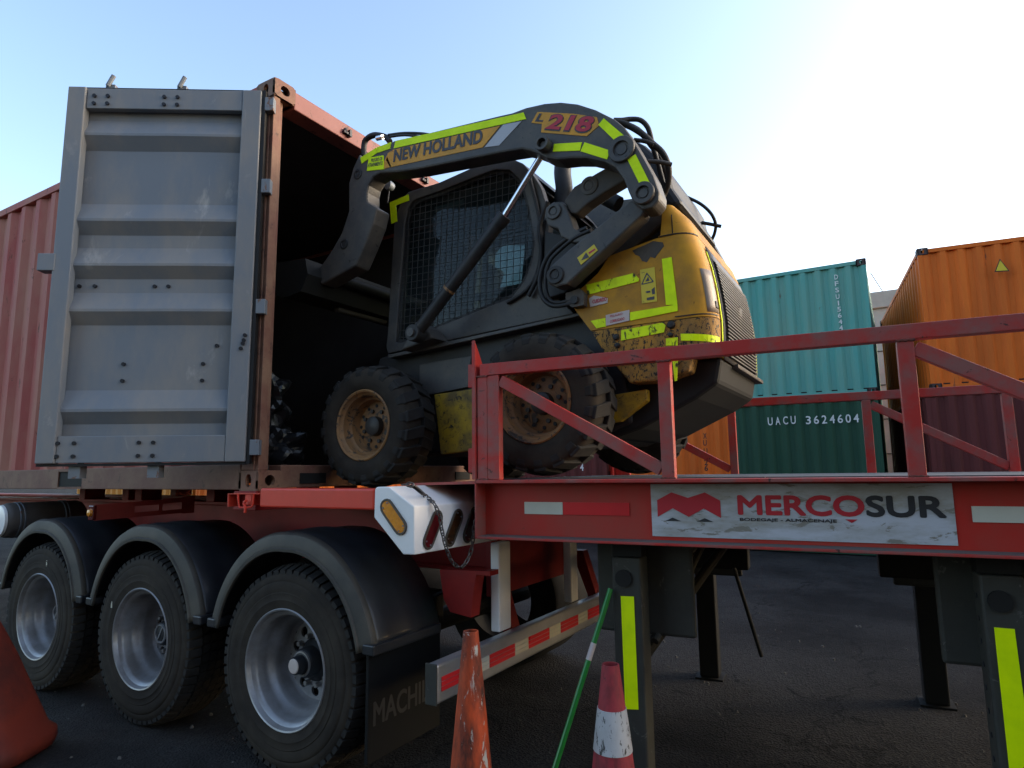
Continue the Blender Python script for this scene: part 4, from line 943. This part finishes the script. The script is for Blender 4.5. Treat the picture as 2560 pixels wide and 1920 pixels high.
MB().prism([(1.95,2.057),(2.36,2.057),(2.34,1.985),(2.2,1.95),(2.03,1.95)], .68, .799).build('skirt_plate', M['ld_mud'], ld, bevel=.01)
hood_part([(2.694,2.222,2.399)]+lev[9:], 'hood_cap', M['ld_yel'], hood)
# seams, tapes, stickers on the near side
def hp(z, pts, mt, name, d=.005, par=None, Y=Y0): return MB().prism(tr(z, pts, Y), Y-d, Y-.0005).build(name, mt, par or hood)
# seam lines that follow the rounded corner
def seam(z_, xs0, name, wid=.006, mt='gasket', dz=0.):
    xr_ = None
    for i in range(len(lev)-1):
        if lev[i][0] <= z_ <= lev[i+1][0]:
            t = (z_-lev[i][0])/(lev[i+1][0]-lev[i][0]); xr_ = lev[i][2]+(lev[i+1][2]-lev[i][2])*t
    sec = [p for p in hood_sec(1.6, xr_+.0025) if p[1] < 1.0]; sec[0] = (xs0, Y0-.0025); sec = [(x, y-.0025) if x < xr_-RC+.01 else (x,y) for x,y in sec]
    return MB().sheet([[(x,y-.001,z_-wid/2+dz*(x-xs0)) for x,y in sec],[(x,y-.001,z_+wid/2+dz*(x-xs0)) for x,y in sec]])
seam(2.695,2.23,'seam').build('seam', M['gasket'], hood); seam(2.262,2.29,'seam').build('seam', M['gasket'], hood)
MB().box(2.295,2.300,Y0-.002,Y0+.001,2.70,2.80).build('seam', M['gasket'], hood)
hp(z5, ((775,910),(1120,825),(1160,865),(1155,885),(785,982)), M['fluo2'], 'reflective_tape')
hp(z5, ((1325,722),(1395,708),(1438,1055),(1355,1055)), M['fluo'], 'reflective_tape')
hp(z5, ((1095,1110),(1438,1052),(1440,1100),(1095,1170)), M['fluo'], 'reflective_tape', d=.006)
hp(z5, ((808,1172),(915,1150),(918,1212),(850,1226)), M['fluo2'], 'reflective_tape')
hp(z5, ((1030,1240),(1330,1185),(1352,1205),(1340,1255),(1028,1315)), M['fluo2'], 'reflective_tape')
hp(z5, ((1355,1300),(1440,1290),(1440,1350),(1355,1352)), M['fluo2'], 'reflective_tape')
hp(zE, ((1850,370),(1900,365),(1890,560),(1870,565)), M['fluo2'], 'reflective_tape')
s1_ = hp(z5, ((918,1130),(1088,1092),(1090,1170),(920,1208)), M['decal_w'], 'pale_sticker', d=.006)
s2_ = hp(z5, ((795,1010),(830,988),(930,1005),(930,1040),(805,1070)), M['decal_w'], 'pale_sticker')
A5 = lambda x, y: at(z5(x,y), Y=Y0)
lettering('CORRUGADO', A5(950,1188), A5(1055,1165), A5(950,1168), M['decal_r'], s1_, off=.02, eps=.0065)
lettering('PELIGRO', A5(950,1148), A5(1040,1128), A5(950,1132), M['decal_r'], s1_, off=.0, eps=.0065)
lettering('CUIDADO', A5(822,1048), A5(925,1025), A5(822,1020), M['decal_r'], s2_, off=.03, eps=.0065)
wt = hp(z5, ((1165,800),(1272,780),(1290,1030),(1180,1045)), M['decal_y'], 'warning_sticker', d=.003)
def tri_out(pts, par): 
    pp = tr(z5, pts, Y0); c = (sum(p[0] for p in pp)/3, sum(p[1] for p in pp)/3)
    MB().ring(pp, [(c[0]+(x-c[0])*.74, c[1]+(y-c[1])*.74) for x,y in pp], Y0-.0045, Y0-.003, XZ, 36, c).build('warning_mark', M['decal_d'], par)
tri_out(((1215,818),(1172,912),(1270,888)), wt)
for pts in (((1205,885),(1225,850),(1235,880)),((1205,960),(1215,955),(1240,952),(1240,965),(1215,970)),((1250,945),(1272,925),(1275,975),(1255,980)),((1215,1005),(1270,992),(1270,1015),(1217,1022))): hp(z5, pts, M['decal_d'], 'warning_mark', d=.0045, par=wt)
for p, r_ in ((z5(992,1290),.017),(z5(1392,1200),.021),(z5(1388,1273),.013),(z5(1003,1350),.014)): c = at(p, Y=Y0); MB().lathe([(0,-.020),(r_*.7,-.018),(r_,-.010),(r_,0)], (c.x,Y0,c.z), 16).build('rubber_stop', M['ld_black'], hood, smooth=40)
bl_ = hp(z5, ((650,985),(750,950),(785,985),(780,1070),(700,1085),(655,1055)), M['ld_brown'], 'hinge_block', d=.05)
c = at(z5(690,1020), Y=Y0-.05); MB().cyl((c.x,Y0-.065,c.z),(c.x,Y0-.05,c.z),.022,n=12).build('hinge_bolt', M['ld_black'], bl_)
# bare torn patch (peeled paint with a ragged outline)
hp(z5, ((1110,660),(1150,640),(1200,620),(1260,590),(1330,600),(1340,625),(1310,665),(1290,690),(1275,715),(1240,705),(1215,745),(1180,735),(1160,700),(1130,690)), M['ld_brown'], 'torn_patch', d=.002)
# wrap-around tape on the corner and tail lamp
tp = seam(2.155,2.315,'x',wid=.035,dz=-.12); tp.build('corner_tape', M['fluo2'], hood)
def curved(z0_, z1_, y0_, y1_, d, mt, name, par=None, nz=6, ny=5):
    rows = []
    for i in range(nz+1):
        z_ = z0_+(z1_-z0_)*i/nz; xr_ = None
        for k in range(len(lev)-1):
            if lev[k][0] <= z_ <= lev[k+1][0]: t = (z_-lev[k][0])/(lev[k+1][0]-lev[k][0]); xr_ = lev[k][2]+(lev[k+1][2]-lev[k][2])*t
        row = []
        for j in range(ny+1):
            y_ = y0_+(y1_-y0_)*j/ny; rc = RC; dy = max(0, Y0+rc-y_) if y_ < YC else max(0, y_-(Y1-rc))
            row.append((xr_-rc+math.sqrt(max(0,rc*rc-dy*dy))+d, y_, z_))
        rows.append(row)
    o = MB().sheet(rows).build(name, mt, par or hood, smooth=40); md = o.modifiers.new('thick','SOLIDIFY'); md.thickness = .004; return o
for sgn in (0,1):
    f = (lambda y: y) if not sgn else mir
    a_, b_ = sorted((f(.685), f(.775))); tlp = curved(2.275,2.50,a_,b_,.003,M['tail'],'tail_lamp')
    a_, b_ = sorted((f(.735), f(.765))); curved(2.30,2.335,a_,b_,.006,M['ld_black'],'tail_insert',tlp)
    a_, b_ = sorted((f(.798), f(.815))); curved(2.06,2.62,a_,b_,.008,M['fluo2'],'edge_tape')
gf = curved(2.05,2.655,.82,mir(.82),.010,M['ld_dark'],'grille_door',nz=10)
curved(2.075,2.60,.86,mir(.86),.012,M['gasket'],'grille_void',gf,nz=10)
lv0 = None
for k in range(27):
    z_ = 2.085+k*.019
    for i in range(len(lev)-1):
        if lev[i][0] <= z_ <= lev[i+1][0]: t = (z_-lev[i][0])/(lev[i+1][0]-lev[i][0]); xr_ = lev[i][2]+(lev[i+1][2]-lev[i][2])*t
    if lv0 is None:
        lv0 = MB().box(-.004,.010,-(YC-.865),(YC-.865),-.004,.004,lambda x,y,z: (x,y,z-x*.5)).build('louver', M['ld_dark']); lv0.location = (xr_+.014,YC,z_); attach(lv0, gf)
    else: inst(lv0, 'louver', (xr_+.014,YC,z_), gf)
# rear badge on the grille
MB().box(2.475,2.49,YC-.03,YC+.05,2.20,2.42,lambda x,y,z: (x,y+(z-2.3)*.25,z)).build('grille_badge', M['ld_dark'], gf)
# black cowl above the hood and behind the cab
cw = tr(zB, ((1380,1180),(1450,1060),(1590,1020),(1750,1105),(1880,1225),(1970,1370),(2005,1500),(2110,1650),(2000,1700),(1700,1500),(1500,1300)), 1.78)
MB().prism(cw, .95, 1.78).build('cowl', M['ld_black'], ld, bevel=.03)
cw2 = [(1.45,2.42),(1.45,2.75),(1.70,2.80),(2.05,2.80),(2.22,2.84),(2.22,2.42)]
MB().prism(cw2, .80, mir(.80)).build('engine_cover', M['ld_black'], ld, bevel=.03)
MB().prism(tr(z4,((1560,910),(1760,900),(1960,790),(2110,740),(2110,830),(1900,1000),(1750,1050),(1640,1120)),.69), .69, .74).build('hood_shoulder', M['ld_brown'], ld, bevel=.01)
# exhaust stack behind the cab
ex = [at(z4(*p), Y=1.05) for p in ((1500,420),(1490,520),(1500,620),(1490,700),(1500,860))]
MB().tube(ex, .055, 16).build('exhaust_stack', M['ld_black'], ld, smooth=40)
# tilt cylinder seen under the link, chrome end
ta, tb_ = at(z4(1690,640), Y=1.2), at(z4(1835,715), Y=1.2); MB().cyl(ta, tb_, .05, n=18).build('cross_tube', M['ld_black'], ld, smooth=40)
MB().box(1.52,1.95,.95,1.75,2.80,2.93).build('cooler_box', M['ld_black'], ld, bevel=.02)
# hoses
def hose(z, pts, r, Ys, name='hose'):
    Y_a, Y_b = Ys; n_ = len(pts)-1
    return MB().tube([at(z(*p), Y=Y_a+(Y_b-Y_a)*i/n_) for i, p in enumerate(pts)], r, 8).build(name, M['ld_black'], ld, smooth=60)
hose(zB, ((1000,300),(1090,300),(1170,290),(1280,300),(1360,380),(1400,520),(1440,680),(1490,850),(1530,1050),(1500,1200)), .014, (.56,.8))
hose(zB, ((990,310),(1120,340),(1280,430),(1400,540),(1510,640),(1570,760),(1585,880),(1565,1010),(1500,1150)), .017, (.56,.8))
hose(zB, ((1040,330),(1180,380),(1330,480),(1420,600),(1460,760),(1500,900),(1520,1060),(1480,1200)), .014, (.60,.85))
hose(zB, ((1050,315),(1250,400),(1390,560),(1480,700),(1545,850),(1550,1000),(1500,1120)), .016, (.64,.9))
hose(zB, ((1210,510),(1330,525),(1420,560)), .012, (.58,.62), 'hose_clamp'); hose(zB, ((1350,735),(1490,745),(1610,772)), .012, (.58,.66), 'hose_clamp')
hose(zB, ((1590,1030),(1760,1110),(1920,1190),(2030,1290),(2080,1400),(2070,1500),(2035,1580)), .011, (1.5,1.7))
hose(zB, ((1930,1390),(2020,1405),(2140,1430)), .012, (1.6,1.65), 'hood_latch')
hose(z4, ((1640,860),(1560,900),(1450,980),(1385,1060),(1350,1180),(1370,1290),(1440,1340),(1560,1320)), .013, (.62,.62))
hose(z4, ((1660,875),(1560,925),(1470,1000),(1410,1070),(1385,1180),(1400,1280),(1450,1320),(1560,1300)), .011, (.60,.62))
hose(z4, ((1400,700),(1350,850),(1360,1000),(1340,1150),(1280,1280)), .014, (.74,.74)); hose(z4, ((1290,560),(1340,760),(1365,950),(1340,1120),(1270,1240),(1150,1320)), .012, (.755,.755))
hose(z4, ((420,290),(520,278),(640,282),(720,300)), .010, (.56,.56)); hose(z4, ((430,300),(520,290),(620,300)), .008, (.52,.52))
hose(z4, ((270,420),(275,330),(330,290),(400,300),(430,330)), .020, (.56,.56)); c = A4(350,310,.5); MB().cyl(c, c+Vector((.05,0,-.005)), .016, n=12).build('hose_coupling', M['chrome'], ld)
# front: quick-attach frame, cross tubes, bucket
for p, q_ in (((600,1270),(850,1330)),((660,1195),(1030,1300)),((600,1365),(1000,1470))):
    a_, b_ = at(zA(*p), Y=.75), at(zA(*q_), Y=1.25); MB().cyl(a_, b_, .026, n=12).build('cross_tube', M['ld_dark'], ld, smooth=40)
ft = at(zA(480,1150), Y=YA); MB().cyl((ft.x+.03,.6,ft.z+.05),(ft.x+.03,mir(.6),ft.z+.05),.035,n=16).build('attach_tube', M['dark'], ld, smooth=40)
bq = [(ft.x-.05,ft.z-.12),(ft.x+.02,ft.z+.03),(ft.x-.08,ft.z+.10),(ft.x-.36,ft.z+.20),(ft.x-.80,ft.z+.34),(ft.x-.81,ft.z+.325),(ft.x-.50,ft.z-.02),(ft.x-.25,ft.z-.16)]
bkt = MB()
inn = [(x+ .012, z+.012) for x, z in bq]
bs_ = [(ft.x-.86,ft.z+.20),(ft.x-.87,ft.z+.19),(ft.x-.45,ft.z-.02),(ft.x-.22,ft.z-.10),(ft.x-.06,ft.z-.08),(ft.x+.0,ft.z+.03),(ft.x-.03,ft.z+.14)]
bkt.prism(bs_+[(ft.x-.045,ft.z+.14),(ft.x-.018,ft.z+.03),(ft.x-.07,ft.z-.064),(ft.x-.22,ft.z-.084),(ft.x-.44,ft.z-.005)], YC-.9, YC+.9)
bko = bkt.build('bucket', M['dark'], ld)
for y in (YC-.912, YC+.9): MB().prism([bs_[0]]+bs_[2:], y, y+.012).build('bucket_side', M['dark'], bko)
# work lamp
c = at(zA(1035,345), Y=.72); wl_ = MB().lathe([(0,-.02),(.03,-.015),(.035,.0),(.03,.03),(0,.05)], tuple(c), 16).build('work_lamp', M['galv'], ld, smooth=40)
MB().cyl(c+Vector((-.005,.01,-.02)), c+Vector((-.02,.01,-.12)), .006, n=6).build('lamp_stalk', M['ld_black'], wl_)
# wheels
def loader_wheel(cx, cz, y0, s_):
    f = lambda y: y if s_ > 0 else -y
    c = (cx, y0, cz)
    q_ = lambda prof: [(r, f(y)) for r, y in prof]
    rim = MB().lathe(q_([(.212,.004),(.220,-.004),(.213,-.010),(.203,-.004),(.198,.012),(.186,.022),(.182,.060),(.176,.072),(.165,.078),(.160,.115),(.150,.130),(.148,.130)]), c, 56)
    nh = 8
    rim.lathe(q_([(.150,.130),(.132,.122),(.06,.118)]), c, 56)
    ob = rim.build('wheel', M['ld_rim'], ld, smooth=38)
    MB().lathe(q_([(.205,.02),(.214,.004),(.235,-.012),(.275,-.020),(.320,-.016),(.336,-.008),(.350,.008),(.356,.03),(.356,.24),(.345,.265),(.30,.275),(.21,.26)]), c, 72).build('tyre', M['rubber'], ob, smooth=40)
    td = MB(); nb = 20
    for k in range(nb):
        t = 2*math.pi*k/nb; w = 2*math.pi/nb
        td.cblock(c, .30, .384, t, t+w*.60, f(-.006), f(.125), w*.30, .022)
        td.cblock(c, .30, .384, t+w*.5, t+w*1.10, f(.262), f(.118), w*.30, .022)
        td.cblock(c, .30, .352, t+w*.05, t+w*.55, f(-.019), f(.0), 0, .02)
    td.build('tread_lugs', M['tread'], ob, bevel=.006)
    MB().lathe(q_([(0,.070),(.045,.072),(.058,.080),(.062,.118)]), c, 32).build('hub', M['ld_hub'], ob, smooth=40)
    for nm, n_, rad, ya, yb, rr, off, mt_ in (('wheel_nut',8,.098,.121,-.015,.0125,.3,'ld_hub'),('wheel_hole',12,.128,.1235,-.005,.011,0,'gasket')):
        n0 = None
        for k in range(n_):
            t = 2*math.pi*k/n_+off; p = (c[0]+rad*math.cos(t), c[1]+f(ya), c[2]+rad*math.sin(t))
            if n0 is None: n0 = MB().cyl((0,0,0),(0,f(yb),0),rr,n=8).build(nm, M[mt_]); n0.location = p; attach(n0, ob)
            else: inst(n0, nm, p, ob)
    return ob
wf = at(z6(312,695), Y=.42); wr = at(zE(562,752), Y=.42)
for c_ in (wf, wr):
    loader_wheel(c_.x, c_.z, .42, 1); loader_wheel(c_.x, c_.z, mir(.42), -1)
    MB().cyl((c_.x,.55,c_.z),(c_.x,mir(.55),c_.z),.09,n=16).build('axle', M['ld_black'], ld)

# ================================================================== CHAIN
cp = [at(z6(560,1062), Z=1.452), at(z6(615,1066), Z=1.452), at(z6(690,1125), X=1.20), at(z6(750,1178), X=1.27), at(z6(785,1260), X=1.29), at(z6(800,1350), X=1.30), at(z6(828,1460), X=1.31), at(z6(870,1545), X=1.32), at(z6(925,1562), X=1.33), at(z6(970,1490), X=1.34), at(z6(990,1390), X=1.355), at(z6(1000,1290), X=1.37)]
chn = thing('chain', 'steel chain hanging over the white bumper to the ramp end', 'chain', tuple(cp[0]))
Q = []
for i in range(len(cp)-1):
    a, b, c, d = cp[max(i-1,0)], cp[i], cp[i+1], cp[min(i+2,len(cp)-1)]
    for k in range(20):
        t = k/20; Q.append(.5*((2*b)+(c-a)*t+(2*a-5*b+4*c-d)*t*t+(3*b-a-3*c+d)*t**3))
lk_ = MB(); path = stadium(0,0,.0105,.0085,0,6); P3 = [Vector((x,y,0)) for x,y in path]; nn_ = len(P3); vv = []
for i, p in enumerate(P3):
    d = (P3[(i+1)%nn_]-P3[i-1]).normalized(); a = Vector((0,0,1)); b = d.cross(a)
    for k in range(6): t = 2*math.pi*k/6; vv.append(p+a*(.0032*math.cos(t))+b*(.0032*math.sin(t)))
lk_.add(vv, [(i*6+k, i*6+(k+1)%6, ((i+1)%nn_)*6+(k+1)%6, ((i+1)%nn_)*6+k) for i in range(nn_) for k in range(6)])
l0 = lk_.build('link', M['chain'], None, smooth=60); acc = 0; cnt = 0; used = False
for i in range(1, len(Q)):
    acc += (Q[i]-Q[i-1]).length
    if acc >= .0255:
        acc = 0; d = (Q[i]-Q[i-1]).normalized(); e = Vector((1,0,0)) if cnt % 2 == 0 else Vector((0,1,0))
        yv = (e-d*e.dot(d)).normalized(); zv = d.cross(yv); mt_ = Matrix((d,yv,zv)).transposed().to_4x4(); mt_.translation = Q[i]
        o_ = l0 if not used else bpy.data.objects.new('link', l0.data)
        if used: col.objects.link(o_)
        used = True; cnt += 1
        o_.matrix_basis = mt_; attach(o_, chn)

# ================================================================== CONES, BARRIER, POLE
def cone(label, tip, h, rt, rb, mt, sections=None):
    t = thing('traffic_cone', label, 'cone', (tip.x, tip.y, 0))
    rad = lambda z: rb+(rt-rb)*(z-.03)/(h-.03)
    def body(z0, z1, name, m_, par, d=0):
        n_ = 12; prof = []
        for k in range(n_+1): z = z0+(z1-z0)*k/n_; prof.append((rad(z)+d, z))
        prof += [(rad(z1)+d-.005, z1), (rad(z0)+d-.006, z0)]
        mb = MB(); L = len(prof); seg = 40
        for k in range(seg):
            a_ = 2*math.pi*k/seg
            for r_, z in prof: mb.v.append((tip.x+r_*math.cos(a_)*(1+.012*math.sin(3*a_+z*9)), tip.y+r_*math.sin(a_)*(1+.012*math.sin(2*a_+z*7)), z))
        for k in range(seg):
            k2 = (k+1)%seg
            for j in range(L): mb.f.append((k*L+j, k*L+(j+1)%L, k2*L+(j+1)%L, k2*L+j))
        return mb.build(name, m_, par, smooth=40)
    b_ = body(.03, h, 'cone_body', mt, t)
    if sections:
        for z0, z1, m_ in sections: body(z0, z1, 'band', m_, t, .003)
    MB().prism([(tip.x+x, tip.y+y) for x, y in oval(0,0,rb+.06,rb+.06,32,p=7)], .0, .03, lambda u,v,w: (u,v,w)).build('base', mt, t, bevel=.008)
    return t
c1 = at((1177,1577), Z=.90); cone('scuffed orange cone in front of the underride bar', c1, .90, .029, .115, M['cone_o'])
c2 = at((1526,1660), Z=.76); cone('faded red cone with a dirty white band by the striped leg', c2, .76, .033, .125, M['cone_r'], [(.452,.602,M['cone_w'])])
# tall orange plastic barrier at the left edge
e_r = Vector((RT.x,RT.y,0)).normalized(); e_f = Vector((FW.x,FW.y,0)).normalized()
bc = Vector((-.93,-.52,0))-e_r*.45-e_f*.1
ba = thing('road_barrier', 'dull orange plastic road barrier cropped at the lower left edge', 'barrier', tuple(bc))
lvl = [(0,.36),(.02,.405),(.06,.42),(.10,.415),(.13,.375),(.25,.325),(.40,.262),(.52,.212),(.64,.155),(.73,.11),(.79,.085),(.81,.07),(.815,.03)]
mb = MB(); nb_ = 40
for z, r_ in lvl:
    for x, y in oval(0,0,r_,r_*.72,nb_,p=3.6): mb.v.append(tuple(bc+e_r*x+e_f*y+Vector((0,0,z))))
for i in range(len(lvl)-1):
    for k in range(nb_): mb.f.append((i*nb_+k, i*nb_+(k+1)%nb_, (i+1)*nb_+(k+1)%nb_, (i+1)*nb_+k))
mb.f.append(tuple(len(mb.v)-nb_+k for k in range(nb_)))
mb.build('barrier_body', M['barrier'], ba, smooth=50)
for fx in (.45, -.45):
    MB().tube([tuple(bc+e_r*(fx*r_*1.0)-e_f*(r_*.72+.004)+Vector((0,0,z))) for z, r_ in lvl[4:11]], .016, 8, 2).build('rib', M['barrier'], ba, smooth=60)
# green pole leaning against the ramp leg
pt = rat(zI(350,420), .10); pa = Rp(pt[0], .10, pt[1]); pb = at((1200*2560/2212,1915), Z=.26); dirp = (pb-pa).normalized(); pe = pa+dirp*((pa.z-.0)/-dirp.z)
gp = thing('broom_pole', 'green painted pole leaning against the near ramp leg', 'pole', tuple(pe))
pl = MB().cyl(pa, pe, .0125, n=16).build('shaft', M['green_pole'], gp, smooth=40)
tq = pa+dirp*.245; MB().cyl(tq, tq+dirp*.075, .0128, n=16).build('sticker', M['label_w'], pl, smooth=40)
